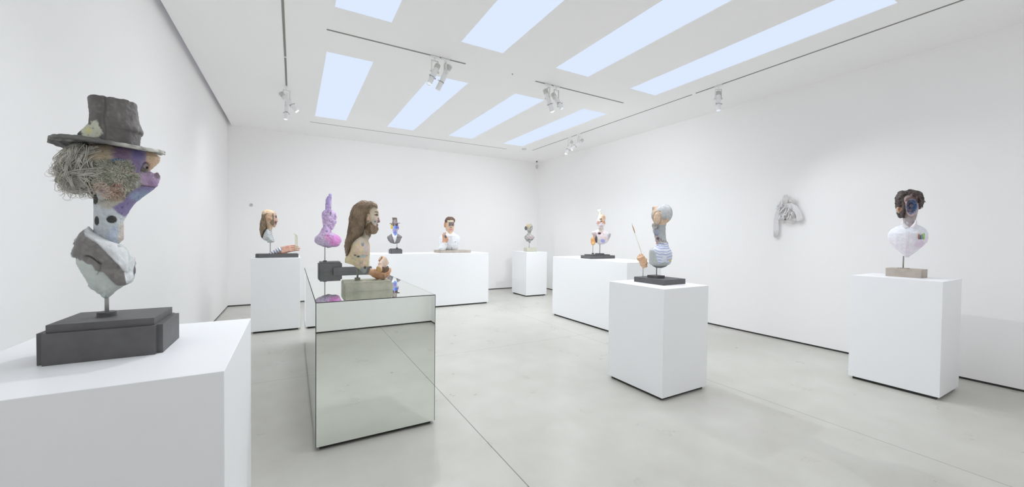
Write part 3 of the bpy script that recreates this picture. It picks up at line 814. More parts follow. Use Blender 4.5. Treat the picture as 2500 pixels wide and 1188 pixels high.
# brim: wavy disc, tilted down towards the face
bl = fr.L(115, 342); br = fr.L(403, 375.5); bc = (bl+br)/2; RU = (br[0]-bl[0])/2; tilt = (br[2]-bl[2])/(br[0]-bl[0])
def brim_f(p):
    q = p-bc; a = np.arctan2(q[:, 1], q[:, 0]); rr = np.sqrt((q[:, 0]/RU)**2+(q[:, 1]/(RU*.93))**2)
    rim = 1+.012*np.sin(a*9)+.008*np.sin(a*17+1)
    z = q[:, 2]-tilt*q[:, 0]-.008*np.sin(a*2+.4)*rr-.014*(1-rr)
    d2 = (rr-rim)*RU*.9; t = .0058+.001*np.sin(a*23)+.0012*np.sin(rr*40)
    d = np.maximum(d2, np.abs(z)-t)
    m = np.abs(d) < .02; e = np.zeros_like(d)
    if m.any(): e[m] = .0014*fbm(p[m], 70, 2, 51)
    return d+e
def brim_c(p):
    q = p-bc; z = q[:, 2]-tilt*q[:, 0]; a = vnoise(p*np.array([.4, .4, 3]), 60, 52)
    C = base(len(p), (120, 120, 117)); C = lay(C, np.clip(.5+a, 0, 1)*.7, (92, 92, 90))
    C = lay(C, np.clip(a*2-.6, 0, 1), (176, 176, 170))
    un = (z < .004)*np.clip((q[:, 0]-.0)/.04, 0, 1)*(np.sqrt(q[:, 0]**2+q[:, 1]**2) > RU*.55); C = lay(C, un*np.clip(.75+vnoise(p, 40, 53), 0, 1), (206, 204, 196))
    return C
sdf_mesh('hat_brim', brim_f, (bc[0]-RU-.02, -RU-.02, bc[2]-.07), (bc[0]+RU+.02, RU+.02, bc[2]+.07), .0032, M_PAINT, rt_, brim_c)

# grey curls: soft core mass plus separate locks
HPo = [(395,470),(300,500),(240,560),(200,640),(205,760),(250,820),(330,850),(420,830),(470,860),(500,780),(510,650),(500,520)]
P = pairs(fr, HPo, 80, 210, 3.211)
M_GREYHAIR = mat('grey_curly_hair', (222, 219, 209), .6, c2=(180, 177, 166), nscale=30)
M_GREYHAIR2 = mat('grey_hair_mass', (180, 177, 167), .8, c2=(150, 147, 138), nscale=40, bump=.9, bscale=160)
hc = disp(puff(P, .058, .05), .008, 34, 3, 61)
lo_, hi_ = lo_hi(P, .08)
hairo = sdf_mesh('hair', hc, lo_, hi_, .0045, M_GREYHAIR2, rt_)
paths = []
rg = np.random.RandomState(5)
OUTL = [(262,520),(222,560),(196,610),(182,670),(184,740),(205,800),(250,845),(310,868),(370,862),(430,850),(468,862),(500,800)]
for i in range(210):
    w = rg.uniform(-.092, .075); near = w < -.02
    sx, sy = rg.uniform(300, 545), rg.uniform(462, 560)
    if near and rg.rand() < .5: sx, sy = rg.uniform(400, 560), rg.uniform(520, 700)
    e_ = OUTL[rg.randint(len(OUTL))]; k_ = rg.uniform(.45, 1.0) if near else rg.uniform(.8, 1.0)
    ex = sx+(e_[0]-sx)*k_; ey = sy+(e_[1]-sy)*k_+rg.uniform(0, 30)
    cx_, cy_ = min(sx, ex)-rg.uniform(0, 60)*(ey > sy+60), (sy*.6+ey*.4)-20
    w1 = w*(.6 if near else .8)+rg.uniform(-.01, .01); ph = rg.uniform(0, 6.28); am = rg.uniform(.003, .008); fq = rg.uniform(1.2, 2.2)
    R = rg.uniform(.006, .014); cs = rg.choice([-1, 1]); nb_ = rg.randint(4, 8); tw = rg.uniform(1.2, 4.4)
    for b_i in range(nb_):
        off = rg.normal(size=3)*np.array([.0048, .005, .0048]); lag = rg.uniform(-.25, .25); cut = rg.uniform(.75, 1.0); pts = []
        for k in range(15):
            t = k/14*cut; X = (1-t)**2*sx+2*t*(1-t)*cx_+t*t*ex; Y = (1-t)**2*sy+2*t*(1-t)*cy_+t*t*ey
            q0 = fr.L(80+X/3.211, 210+Y/3.211, w+(w1-w)*t); s_ = am*min(1, t*2.5)
            pts.append(q0+off*(1-.5*t)+s_*np.array([math.cos(ph+lag+fq*6.28*t), .6*math.sin(ph+lag+fq*6.28*t), .8*math.sin(ph+1+lag+fq*6.28*t)]))
        d_ = pts[-1]-pts[-2]; d_ /= np.linalg.norm(d_)+1e-9; n_ = np.cross(d_, [0, 1, .15]); n_ /= np.linalg.norm(n_); c_ = pts[-1]+n_*R*cs; Rr = R*rg.uniform(.8, 1.2)
        for k in range(1, 9):
            a = k/8*tw; pts.append(c_-n_*cs*Rr*math.cos(a)*(1-.03*k)+d_*Rr*math.sin(a)*(1-.03*k)+off*.3)
        paths.append(pts)
s1 = strands('hair_locks', paths, .00105, M_GREYHAIR, hairo, 4); s1['kind'] = 'stuff'
# ------------------------------------------------------------------ long-haired bust on concrete, mirrored table
def plinth_box(mb, A, rotz, nm, m, par, bevel=.001): return room_child(mb, nm, m, par, A, rotz, bevel)
LA = (.507, 3.735, 1.1004)
fr = Frame(LA); ax, ay, az = LA
rt_ = thing('bust_sculpture', 'bust with long brown hair and beard on a cast concrete block, mirrored table', 'sculpture', LA, fr.rotz)
x0, x1, y0, y1 = .392-ax, .792-ax, 3.592-ay, 3.852-ay
hb1, hb2 = .066, .084
mb = MB().prism([(x0, y0), (x1, y0), (x1, y1), (x0+.0, y1), (x0, y1-.03), (x0-.012, y1-.03), (x0-.012, y0+.06), (x0, y0+.04)], 0, hb1)
plinth_box(mb, LA, fr.rotz, 'base', M_STONE, rt_)
mb = MB().box(x0-.008, x1-.012, y0+.006, y1, hb1, hb1+.008).box(x0-.004, x1-.016, y0+.012, y1-.004, hb1+.008, hb2)
plinth_box(mb, LA, fr.rotz, 'base_slab', M_STONE, rt_)
M_BOSS = mat('grey_concrete_boss', (142, 140, 128), .8, noise=.1)
plinth_box(MB().box(-.022, .022, -.018, .022, hb2, hb2+.024), LA, fr.rotz, 'rod_socket', M_BOSS, rt_)
M_ROD2 = mat('grey_green_steel', (138, 140, 130), .45, metal=.5)
zt = fr.L(868, 648)[2]
MB().tube([(0, 0, hb2+.02), (.002, 0, zt)], .0078, 12).build('rod', M_ROD2, rt_, smooth=True)
q = lambda pts: pairs(fr, pts, 820, 470, 4.75)
TP = q([(300,560),(240,560),(190,600),(150,680),(120,730),(104,775),(108,812),(150,822),(190,835),(235,862),(270,885),(300,915),(325,940),(348,932),(358,905),(362,870),(385,860),(388,800),(378,730),(370,650),(362,590),(355,560),(385,530),(405,490),(412,460),(340,400),(310,440)])
HP = q([(300,500),(330,380),(330,250),(350,160),(400,115),(455,125),(478,160),(480,190),(482,215),(480,240),(486,262),(497,285),(509,318),(514,336),(506,346),(490,350),(484,360),(492,374),(488,386),(484,394),(490,404),(487,425),(476,450),(450,470),(408,480),(398,520),(350,560)])
bt = Body().add(puff(TP, .105, .09)).add(puff(HP, .078, .075), .015)
G = lambda x, y, w=0.0: fr.L(820+x/4.75, 470+y/4.75, w)
bt.add(ell(G(395, 245), (.078, .070, .092)), .02)
bt.add(ell(G(275, 660), (.085, .135, .135)), .03)
bt.add(ell(G(374, 310, -.086), (.012, .014, .027)), .004).cut(ell(G(375, 314, -.101), (.006, .008, .014)), .003)
bt.cut(ell(G(470, 262, -.040), (.018, .018, .014)), .008).add(ell(G(464, 264, -.036), (.013, .012, .010)), .003)
bt.cut(ell(G(470, 262, .040), (.018, .018, .014)), .008)
bt.add(ell(G(495, 335, -.013), (.012, .010, .010)), .004)
def lf(p):
    d = bt(p); U, V = fr.uv(p)
    rip = np.exp(-((V-624)/2.5)**2)*np.clip((U-866)/6, 0, 1)
    d = d+.004*rip
    m = np.abs(d) < .03; e = np.zeros_like(d); tor_ = np.clip((V-585)/10, 0, 1)
    if m.any(): e[m] = (.0012+.0028*tor_[m])*fbm(p[m], 26, 3, 71)
    return d+e
def lc(p):
    U, V = fr.uv(p); nz = .25*1.3*fbm(p, 40, 4, 72); n2 = np.clip(.5+.9*fbm(p, 16, 3, 73), 0, 1)
    C = base(len(p), (216, 201, 164)); C = lay(C, n2*.7, (204, 187, 152)); C = lay(C, np.clip(vnoise(p, 22, 74)*2-.4, 0, 1)*.8, (218, 190, 170))
    C = lay(C, np.clip(vnoise(p, 48, 75)*2.6-1.1, 0, 1)*.8, (168, 166, 160))
    C = lay(C, blob(U, V, 884, 624, 14, 3.5, .5, nz), (176, 184, 180)); C = lay(C, blob(U, V, 875, 624, 3.5, 2.2, .4, nz), (92, 84, 64)); C = lay(C, blob(U, V, 867, 621, 3, 1.6, .4, nz), (110, 100, 76))
    C = lay(C, blob(U, V, 885, 595, 4, 5, .4, nz), (140, 142, 148)); C = lay(C, blob(U, V, 893, 604, 5, 12, .6, nz)*.8, (196, 184, 192))
    C = lay(C, blob(U, V, 889, 660, 12, 17, .3, nz)*np.clip((V-646)/4, 0, 1), (158, 164, 160)); C = lay(C, blob(U, V, 890, 651, 4, 4, .4, nz), (72, 80, 76))
    C = lay(C, np.clip((596-V)/8, 0, 1)*np.clip((V-545)/5, 0, 1), (196, 184, 166)); C = lay(C, np.clip((586-V)/6+nz, 0, 1)*n2*.8, (172, 164, 150))
    face = np.clip((560-V)/5, 0, 1)*np.clip((U-900)/4, 0, 1)
    C = lay(C, face, (206, 192, 172)); C = lay(C, face*np.clip(vnoise(p, 50, 76)*2-.7, 0, 1), (176, 160, 146)); C = lay(C, face*blob(U, V, 914, 543, 8, 5, .6, nz)*.7, (176, 178, 172))
    bd = inpoly(U, V, [(896,548),(905,541),(913,550),(919,552),(922,556),(925,566),(921,572),(914,576),(903,578),(893,572),(890,556)], 2, 1.5*nz)
    C = lay(C, bd, (124, 106, 84)); C = lay(C, bd*np.clip(vnoise(p*np.array([1, 1, .4]), 120, 77)*2, 0, 1)*.6, (98, 82, 64))
    C = lay(C, (U > 921.5)*(V > 530)*(V < 543.5), (150, 108, 116)); C = lay(C, blob(U, V, 918, 525, 4.5, 1.8, .3), (120, 104, 90)); C = lay(C, blob(U, V, 918.5, 518, 5, 1.4, .3), (110, 90, 74))
    C = lay(C, (U > 918)*blob(U, V, 922, 549, 5, 2.2, .4), (120, 108, 104)); C = lay(C, blob(U, V, 915, 541, 1.5, 1.5, .3), (84, 92, 84))
    C = lay(C, blob(U, V, 898.6, 535, 3.6, 7.5, .3), (204, 172, 148)); C = lay(C, blob(U, V, 898.4, 540, 1.5, 1.8, .3), (84, 74, 66))
    return C
lo_, hi_ = lo_hi(TP+HP, .15); sdf_mesh('bust', lf, lo_, hi_, .0046, M_PAINT, rt_, lc)
M_BROWN = mat('long_brown_hair', (152, 132, 110), .6, c2=(120, 102, 84), nscale=22)
M_BROWN2 = mat('long_brown_hair_mass', (112, 95, 78), .75, c2=(90, 76, 62), nscale=30, bump=.6, bscale=120)
HR = q([(484,192),(484,150),(470,125),(440,105),(400,96),(372,99),(362,92),(330,86),(290,93),(240,122),(200,165),(172,230),(150,300),(147,380),(130,480),(106,560),(98,625),(112,690),(116,738),(136,742),(160,680),(190,620),(230,575),(290,530),(318,470),(338,400),(350,345),(352,290),(372,270),(398,300),(420,280),(412,225),(425,196),(455,186)])
hm = puff(HR, .106, .060)
par_ = (.0, )
def hairf(p):
    d = hm(p); U, V = fr.uv(p)
    wv = 5*np.sin(V*.17+p[:, 1]*22)+3*vnoise(p, 16, 84)+1.5*vnoise(p, 40, 85)
    flow = np.sin((U+.42*V+wv)*1.15)
    top_ = V < 512
    flow = np.where(top_, np.sin((V-.5*U)*1.6+p[:, 1]*60), flow)
    part = np.exp(-((U-897.5)/1.0)**2)*(V < 506)
    d = d+.0030*flow+.006*part
    m = np.abs(d) < .03; e = np.zeros_like(d)
    if m.any(): e[m] = .003*fbm(p[m]*np.array([1, 1, .35]), 34, 3, 81)
    return d+e
def hairc(p):
    U, V = fr.uv(p); wv = 5*np.sin(V*.17+p[:, 1]*22)+3*vnoise(p, 16, 84)+1.5*vnoise(p, 40, 85); fl = np.sin((U+.42*V+wv)*1.15); f2 = np.sin((U+.42*V+wv)*2.9)
    C = base(len(p), (134, 114, 94)); C = lay(C, np.clip(.5-.5*fl, 0, 1)*.8, (160, 140, 118)); C = lay(C, np.clip(.3+.7*f2, 0, 1)*.45, (108, 90, 73)); return lay(C, np.clip(vnoise(p, 14, 86)*1.4, 0, 1)*.5, (112, 93, 76))
lo_, hi_ = lo_hi(HR, .125); ho = sdf_mesh('hair', hairf, lo_, hi_, .0040, M_PAINT, rt_, hairc)
rg = np.random.RandomState(9); paths = []
HRa = np.array(HR)
for i in range(260):
    w = rg.uniform(-.105, .10); xs_ = rg.uniform(215, 420); ys_ = 112+.0012*(xs_-360)**2+rg.uniform(0, 30)
    e = (xs_-200)/240; pts = []; ex = 115+rg.uniform(0, 1)*150 if rg.rand() < .6 else rg.uniform(150, 330); ey = 740-max(0, ex-130)*1.15-rg.uniform(0, 40)
    cx = 150+e*190; amp = rg.uniform(2, 7); ph = rg.uniform(0, 6.3)
    for k in range(16):
        t = k/15; ey = min(ey, 700); X = (1-t)**2*xs_+2*t*(1-t)*(cx-60*(1-e))+t*t*ex; Y = (1-t)**2*ys_+2*t*(1-t)*(260)+t*t*ey
        X += amp*math.sin(ph+t*9)*t
        b_ = G(X, Y)
        d2 = poly2(HR, np.array([b_[0]]), np.array([b_[2]]))[0]; ee = min(max(-d2, 0), .060)/.060; hgt = .106*math.sqrt(max(0, 1-(1-ee)**2))
        sgn = -1 if w < .03 else 1
        
        if d2 > -.002: continue
        pts.append(np.array([b_[0]+.006*math.sin(ph+k*.9), sgn*(hgt+.0015+.0022*math.sin(ph*3+k)), b_[2]]))
    if len(pts) > 5: paths.append(pts)
s1 = strands('hair_locks', paths, .0026, M_BROWN, ho, 4); s1['kind'] = 'stuff'
# beard tufts
bd = puff(q([(386,345),(385,290),(388,235),(400,215),(412,250),(410,300),(405,345),(412,370),(445,374),(476,384),(489,398),(494,418),(492,440),(486,436),(480,462),(462,476),(435,482),(405,476),(390,462),(380,430),(376,390)]), .087, .020)
b0_ = bd; bd = lambda p: b0_(p)+.0032*fbm(p*np.array([1.5, 1.5, .5]), 60, 3, 83)
sdf_mesh('beard', bd, G(360, 484)+np.array([0, -.10, -.01]), G(497, 205)+np.array([.01, .10, .01]), .0038, M_PAINT, rt_, hairc)
# lower cast hand lying on the block, holding the shell
M_SKIN = mat_attr('flesh_painted_cast', .55, .10, 90, .06, 28)
def skin_c(c1, c2, c3, sd=90):
    def f(p):
        C = base(len(p), c1); C = lay(C, np.clip(.4+fbm(p, 24, 3, sd), 0, 1)*.8, c2); C = lay(C, np.clip(vnoise(p, 60, sd+1)*1.6-.3, 0, 1)*.7, c3); return C
    return f
wr = G(428, 925, -.02)
dr = np.array([.93, -.05, -.34]); dr /= np.linalg.norm(dr); zb = np.array([-.25, -.72, -.62]); zb -= dr*(zb @ dr); zb /= np.linalg.norm(zb); M3 = np.stack([np.cross(dr, zb), dr, zb], 1)
hd = hand_sdf(((1.0, .7, .4), (.9, .65, .4), (.8, .6, .4), (.7, .55, .4)), .5, (.8, .7, -.25), .03, .25)
def hand_at(h, c, M, s=1.0): return lambda p: h(((p-c) @ M)/s)*s
f_ = hand_at(hd, wr, M3, 1.15)
f0_ = f_; f_ = lambda p: smax(f0_(p), hb2+.001-p[:, 2], .002)
sdf_mesh('cast_hand', f_, wr+np.array([-.08, -.14, -.12]), wr+np.array([.24, .14, .18]), .0036, M_SKIN, rt_, skin_c((205, 160, 126), (186, 134, 104), (214, 176, 140)))
ld_ = wr
# upper hand (closed, seen from the wrist) on its own thin pin
fx = G(555, 870, -.02)
MB().tube([(fx[0], -.055, hb2), (fx[0]-.001, -.055, G(548, 870)[2])], .0042, 8).build('rod', M_ROD2, rt_, smooth=True)
wc = G(520, 865, -.05)
dr = G(590, 770, .02)-wc; dr /= np.linalg.norm(dr)
zb = np.array([.55, -.80, -.2]); zb -= dr*(zb @ dr); zb /= np.linalg.norm(zb); xb = np.cross(dr, zb)
M4 = np.stack([xb, dr, zb], 1)
hd2 = hand_sdf((1.25, 1.3, 1.3, 1.25), .05, (.5, .7, -.5), .025, .9)
f2 = hand_at(hd2, wc, M4, 1.12)
def fist_c(p):
    C = skin_c((230, 206, 188), (222, 190, 174), (212, 190, 152), 95)(p); c = (p-wc) @ M4; return lay(C, (c[:, 1] < -.022)*1.0, (214, 176, 122))
sdf_mesh('cast_fist', f2, wc+np.array([-.09, -.15, -.10]), wc+np.array([.18, .14, .20]), .0036, M_SKIN, rt_, fist_c)
# coconut shell held by the lower hand
sc_ = G(548, 878, -.035); t2 = thing('coconut_shell', 'broken brown coconut shell held in the cast hand on the concrete block', 'shell', fr.world(sc_), fr.rotz)
sh = Body().add(ell((0, 0, .0), (.052, .044, .040))).cut(ell((0, 0, .004), (.044, .037, .036)), .002)
def shf(p):
    a = np.arctan2(p[:, 1], p[:, 0]); rim = .016+.004*np.sin(a*3+1)+.003*np.sin(a*7); return smax(sh(p), p[:, 2]-rim, .002)+.0008*fbm(p, 90, 2, 97)
M_SHELL = mat('brown_coconut_shell', (118, 98, 76), .75, c2=(90, 74, 58), nscale=60, bump=.4)
sdf_mesh('shell', shf, (-.065, -.06, -.055), (.065, .06, .035), .0032, M_SHELL, t2)

# ------------------------------------------------------------------ purple bust with the black box and bar
PA = (.372, 5.79, 1.1004)
fr = Frame(PA); ax, ay, az = PA
rt_ = thing('bust_sculpture', 'lilac and pink bust with tall upright ears on a black box, mirrored table', 'sculpture', PA, fr.rotz)
b0, b1, c0, c1 = .290-ax, .575-ax, 5.67-ay, 5.92-ay; H0 = .108; H1 = .128; n = .014
mb = MB().prism([(b0+n, c0), (b1-n, c0), (b1-n, c0+n), (b1, c0+n), (b1, c1-n), (b1-n, c1-n), (b1-n, c1), (b0+n, c1), (b0+n, c1-n), (b0, c1-n), (b0, c0+n), (b0+n, c0+n)], 0, H0)
plinth_box(mb, PA, fr.rotz, 'base', M_BLACK, rt_)
plinth_box(MB().box(b0+n+.004, b1-n-.004, c0+.008, c1-.008, H0, H1), PA, fr.rotz, 'base_slab', M_BLACK, rt_)
plinth_box(MB().box(b1-.11, .952-ax, c0-.032, c0+.062, 0, .052).box(b1-.10, .952-ax, c0-.028, c0+.058, .052, .056), PA, fr.rotz, 'base_arm', M_BLACK, rt_)
plinth_box(MB().box(-.022, .022, -.022, .022, H1, H1+.016), PA, fr.rotz, 'rod_socket', M_BLACK, rt_)
MB().tube([(0, 0, H1), (0, 0, fr.L(798, 600)[2])], .0058, 10).build('rod', M_DSTEEL, rt_, smooth=True)
q = lambda pts: pairs(fr, pts, 760, 460, 4.95); G = lambda x, y, w=0.0: fr.L(760+x/4.95, 460+y/4.95, w)
TP = q([(130,480),(95,545),(68,575),(60,600),(62,635),(78,668),(110,685),(150,702),(185,708),(200,717),(225,712),(250,700),(300,705),(335,690),(346,670),(345,640),(330,600),(308,570),(270,545),(245,530),(238,490),(180,440)])
HP = q([(136,500),(142,455),(135,400),(130,330),(133,290),(150,265),(180,258),(230,258),(268,275),(292,295),(306,325),(310,350),(298,372),(290,382),(304,405),(300,424),(286,432),(284,450),(270,468),(262,492),(250,500),(236,495),(238,530),(200,560)])
bt = Body().add(puff(TP, .13, .10)).add(puff(HP, .085, .08), .015)
bt.add(ell(G(200, 620), (.17, .12, .085)), .03).add(ell(G(215, 340), (.085, .09, .10)), .02)
bt.add(puff(q([(172,290),(170,200),(173,150),(182,115),(198,92),(212,84),(212,290)]), .030, .022, .03), .004)
bt.add(cone(G(208, 345, -.085), G(222, 230, -.07), .020, .021), .006).add(cone(G(222, 230, -.07), G(229, 72, -.02), .021, .0145), .004)
for k in range(15): bt.add(ell(G(222+k*.5, 222-k*10.5, -.086+k*.0035), (.020, .010, .010)), .002)

bt.cut(ell(G(292, 318, -.04), (.022, .022, .016)), .008).add(ell(G(286, 330, -.05), (.017, .013, .012)), .003)
bt.add(ell(G(262, 400, -.055), (.030, .030, .045)), .008).add(ell(G(292, 402, -.02), (.016, .014, .018)), .004).add(ell(G(252, 470, -.03), (.026, .03, .022)), .006).add(ell(G(272, 312, -.040), (.028, .032, .030)), .014)
def pf(p):
    d = bt(p); m = np.abs(d) < .03; e = np.zeros_like(d)
    if m.any(): e[m] = .0042*fbm(p[m], 34, 3, 101)+.0028*fbm(p[m], 95, 2, 105)
    U, V = fr.uv(p); d = d+.006*np.exp(-((V-575.5)/.9)**2)*(U > 790)*(U < 812)*(p[:, 1] < 0)
    return d+e
def pc(p):
    U, V = fr.uv(p); nz = .3*1.3*fbm(p, 24, 4, 102)
    dk = np.clip(fbm(p, 34, 3, 101)*.9+vnoise(p, 95, 105)*.8-.15, 0, 1)  # crevice shade painted into the colour, darker where the relief sinks in
    C = base(len(p), (222, 194, 232)); up = np.clip((530-V)/45, 0, 1)
    C = lay(C, up, (182, 172, 222)); C = lay(C, np.clip(fbm(p, 30, 3, 103), 0, 1)*.7, (196, 170, 210)); C = lay(C, np.clip(vnoise(p, 55, 104)*1.8-.5, 0, 1), (176, 160, 196))
    C = lay(C, blob(U, V, 818, 588, 15, 18, .6, nz), (226, 152, 214)); C = lay(C, blob(U, V, 800, 582, 12, 11, .5, nz)*.85, (216, 150, 196))
    C = lay(C, np.clip((V-594)/8+nz, 0, 1), (164, 156, 172)); C = lay(C, blob(U, V, 781, 588, 14, 14, .7, nz)*.8, (200, 190, 210))
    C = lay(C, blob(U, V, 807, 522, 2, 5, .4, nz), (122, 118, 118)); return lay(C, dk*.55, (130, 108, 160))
lo_, hi_ = lo_hi(TP+HP+[tuple(G(228, 62)[[0, 2]])], .16); sdf_mesh('bust', pf, lo_, hi_, .0055, M_ROUGH, rt_, pc)
# ------------------------------------------------------------------ balding long-haired bust with the striped arm (left pedestal)
AA = (-.335, 7.56, 1.205)
fr = Frame(AA); ax, ay, az = AA
rt_ = thing('bust_sculpture', 'balding bust with long hair and a striped arm on flat black base, left pedestal', 'sculpture', AA, fr.rotz)
b0, b1, c0, c1 = -.49-ax, .075-ax, 7.42-ay, 7.68-ay
plinth_box(MB().box(b0, b1, c0, c1-.06, 0, .058).box(b0-.045, b1-.02, c0+.05, c1, 0, .062), AA, fr.rotz, 'base', M_BLACK, rt_)
q = lambda pts: pairs(fr, pts, 600, 490, 7.92); G = lambda x, y, w=0.0: fr.L(600+x/7.92, 490+y/7.92, w)
MB().tube([(0, 0, .055), (0, 0, G(436, 790)[2])], .0055, 8).build('rod', M_DSTEEL, rt_, smooth=True)
TP = q([(400,535),(350,600),(320,670),(318,725),(345,755),(405,772),(420,805),(480,810),(550,797),(552,770),(530,700),(500,600),(450,545)])
HP = q([(312,235),(335,190),(400,168),(480,175),(555,205),(585,240),(600,280),(597,305),(606,330),(622,385),(620,405),(604,412),(602,430),(596,442),(598,458),(578,475),(574,500),(556,513),(524,508),(508,540),(505,600),(460,600),(400,560),(385,470),(330,380),(305,300)])
bt = Body().add(puff(TP, .13, .10)).add(puff(HP, .078, .075), .012)
bt.add(ell(G(430, 290), (.085, .078, .10)), .02)
for i, x in enumerate((418, 445, 470, 494)):
    bt.add(ell(G(x, 338+i*4, -.082-.002*i), (.0065, .012, .038-.003*i)), .003)
bt.cut(ell(G(592, 318, -.04), (.014, .02, .012)), .006).add(ell(G(588, 320, -.038), (.012, .012, .009)), .002)
f_ = disp(bt, .002, 30, 3, 201)
def ac(p):
    U, V = fr.uv(p); nz = .2*1.3*fbm(p, 30, 4, 202)
    C = base(len(p), (212, 190, 160)); C = lay(C, np.clip((U-667)/4+nz, 0, 1), (206, 168, 154)); C = lay(C, np.clip(vnoise(p, 40, 203), 0, 1)*.8, (186, 146, 128))
    C = lay(C, blob(U, V, 655, 512, 14, 8, .5, nz), (222, 196, 166)); C = lay(C, blob(U, V, 657, 532, 8, 9, .6, nz)*.6, (210, 164, 140))
    C = lay(C, inpoly(U, V, [(664,522),(668,520),(669,536),(670,546),(668,551),(661,547),(657,542),(661,540),(665,535)], 1, nz), (132, 118, 100)); C = lay(C, blob(U, V, 674, 529, 2.4, 3, .4), (96, 84, 84)); C = lay(C, blob(U, V, 673, 543, 2.5, 3.5, .4), (120, 88, 84))
    t = np.clip((V-558-.0*U)/2, 0, 1)*inpoly(U, V, [(600+x/7.92, 490+y/7.92) for x, y in [(400,530),(340,600),(300,700),(330,760),(410,780),(420,815),(490,815),(560,800),(560,760),(500,590),(450,540)]], 1)
    C = lay(C, t, (196, 202, 202)); st = inpoly(U, V, [(600+x/7.92, 490+y/7.92) for x, y in [(430,555),(450,545),(500,600),(530,700),(555,770),(545,790),(500,700),(460,620)]], 1)
    C = lay(C, t*st, (222, 222, 224)); C = lay(C, t*st*(np.sin((V-.75*U)*1.75) > .35), (112, 120, 138)); return C
lo_, hi_ = lo_hi(TP+HP, .15); sdf_mesh('bust', f_, lo_, hi_, .006, M_PAINT, rt_, ac)
HR = q([(312,250),(300,340),(278,400),(266,560),(290,680),(312,722),(325,680),(345,600),(395,540),(400,480),(402,400),(400,300),(420,262),(520,262),(525,330),(500,440),(470,450),(500,475),(525,485),(540,440),(535,320),(548,240),(500,232),(440,218),(380,235),(345,262)])
M_OLIVE = mat('thin_brown_hair', (140, 122, 98), .7, c2=(112, 96, 78), nscale=26, bump=.5, bscale=90)
hmf = puff(HR, .092, .020); hz = disp(hmf, .004, 36, 3, 205)
sdf_mesh('hair', hz, lo_hi(HR, .1)[0], lo_hi(HR, .1)[1], .006, M_OLIVE, rt_)
# sleeve and hand resting on the base
e0 = G(455, 1035, -.03); e1 = G(650, 950, -.03)
def sl(p):
    d = cone(e0, e1, .022, .046)(p); return smax(d, .061-p[:, 2], .004)
def slc(p):
    t = ((p-e0) @ (e1-e0))/((e1-e0) @ (e1-e0)); C = base(len(p), (222, 223, 228)); return lay(C, (np.sin(t*27) > .3)*1.0, (130, 134, 160))
sdf_mesh('striped_sleeve', disp(sl, .002, 30, 2, 206), e0-np.array([.05, .06, .05]), e1+np.array([.06, .06, .07]), .0055, M_PAINT, rt_, slc)
wr = G(672, 960, -.03); dr = G(850, 922, -.03)-wr; dr /= np.linalg.norm(dr); zb = np.array([-.05, -.93, .35]); zb -= dr*(zb @ dr); zb /= np.linalg.norm(zb); xb = np.cross(dr, zb); M5 = np.stack([xb, dr, zb], 1)
hd3 = hand_sdf((.12, .18, .2, .22), .06, (.5, .8, -.4), .035, .3)
sdf_mesh('painted_hand', hand_at(hd3, wr, M5, 1.5), wr+np.array([-.09, -.12, -.10]), wr+np.array([.34, .12, .12]), .0045, M_SKIN, rt_, skin_c((206, 160, 140), (192, 140, 122), (214, 178, 158), 207))
M_STRAW = mat('pale_straw', (214, 210, 180), .7)
pp = []
for i, (x, ry) in enumerate(((957, 650), (968, 655), (979, 662), (992, 672), (1001, 690))):
    a_ = G(x, 945, -.05-.008*i); b_ = G(x-2, ry, -.05-.008*i); pts = [a_, (a_+b_)/2, b_, b_+np.array([-.006, -.004*i, .010]), b_+np.array([-.020-.003*i, -.012*i, .016+.002*i])]; pp.append(pts)
for i in range(10): b_ = pp[i//2][2]; pp.append([b_, b_+np.array([-.008-.006*(i % 2), -.001, .010]), b_+np.array([-.020-.012*(i % 2), -.002, .022-.012*(i % 2)])])
for k, P_ in enumerate(pp[:5]):
    t3 = thing('straw_bristle', ['pale straw bristle held upright at the fingertips, leftmost of five', 'second pale straw bristle from the left at the fingertips', 'middle pale straw bristle of the five at the fingertips', 'fourth pale straw bristle from the left at the fingertips', 'pale straw bristle held upright at the fingertips, rightmost of five'][k], 'bristle', fr.world(P_[0]), fr.rotz, 'bristles held by the striped arm')
    o_ = strands('stalk', [[p_-P_[0] for p_ in P_]], .0028, M_STRAW, t3, 6)
    o2 = strands('wisp', [[p_-P_[0] for p_ in pp[5+2*k+j]] for j in (0, 1)], .0016, M_STRAW, t3, 4)

# ------------------------------------------------------------------ small blue-faced bust in a top hat (back plinth)
AA = (1.955, 8.50, 1.200)
fr = Frame(AA); ax, ay, az = AA
rt_ = thing('bust_sculpture', 'small bust with blue face, yellow ear and brown top hat, on the back plinth', 'sculpture', AA, fr.rotz)
q = lambda x, y, w=0.0: fr.L(930+x/9.9, 510+y/9.9, w); G = q
b0, b1, c0, c1 = 1.80-ax, 2.05-ay*0-ax, 8.38-ay, 8.60-ay; b1 = 2.045-ax; hh = G(0, 985)[2]; h3 = G(0, 948)[2]
hh = .088; h3 = .106
mb = MB().prism([(b0+.015, c0), (b1-.015, c0), (b1-.015, c0+.015), (b1, c0+.015), (b1, c1), (b0, c1), (b0, c0+.015), (b0+.015, c0+.015)], 0, hh)
plinth_box(mb, AA, fr.rotz, 'base', M_BLACK, rt_); plinth_box(MB().box(b0+.022, b1-.022, c0+.01, c1-.01, hh, h3), AA, fr.rotz, 'base_slab', M_BLACK, rt_)
plinth_box(MB().box(-.022, .022, -.02, .02, h3, h3+.022), AA, fr.rotz, 'rod_socket', M_BLACK, rt_)
MB().tube([(0, 0, h3), (0, 0, G(315, 815)[2])], .0065, 8).build('rod', M_STEEL, rt_, smooth=True)
R_ = lambda y, a, b, T, w=0: (G(a, y)[2], G(a, y)[0], G(b, y)[0], T, w)
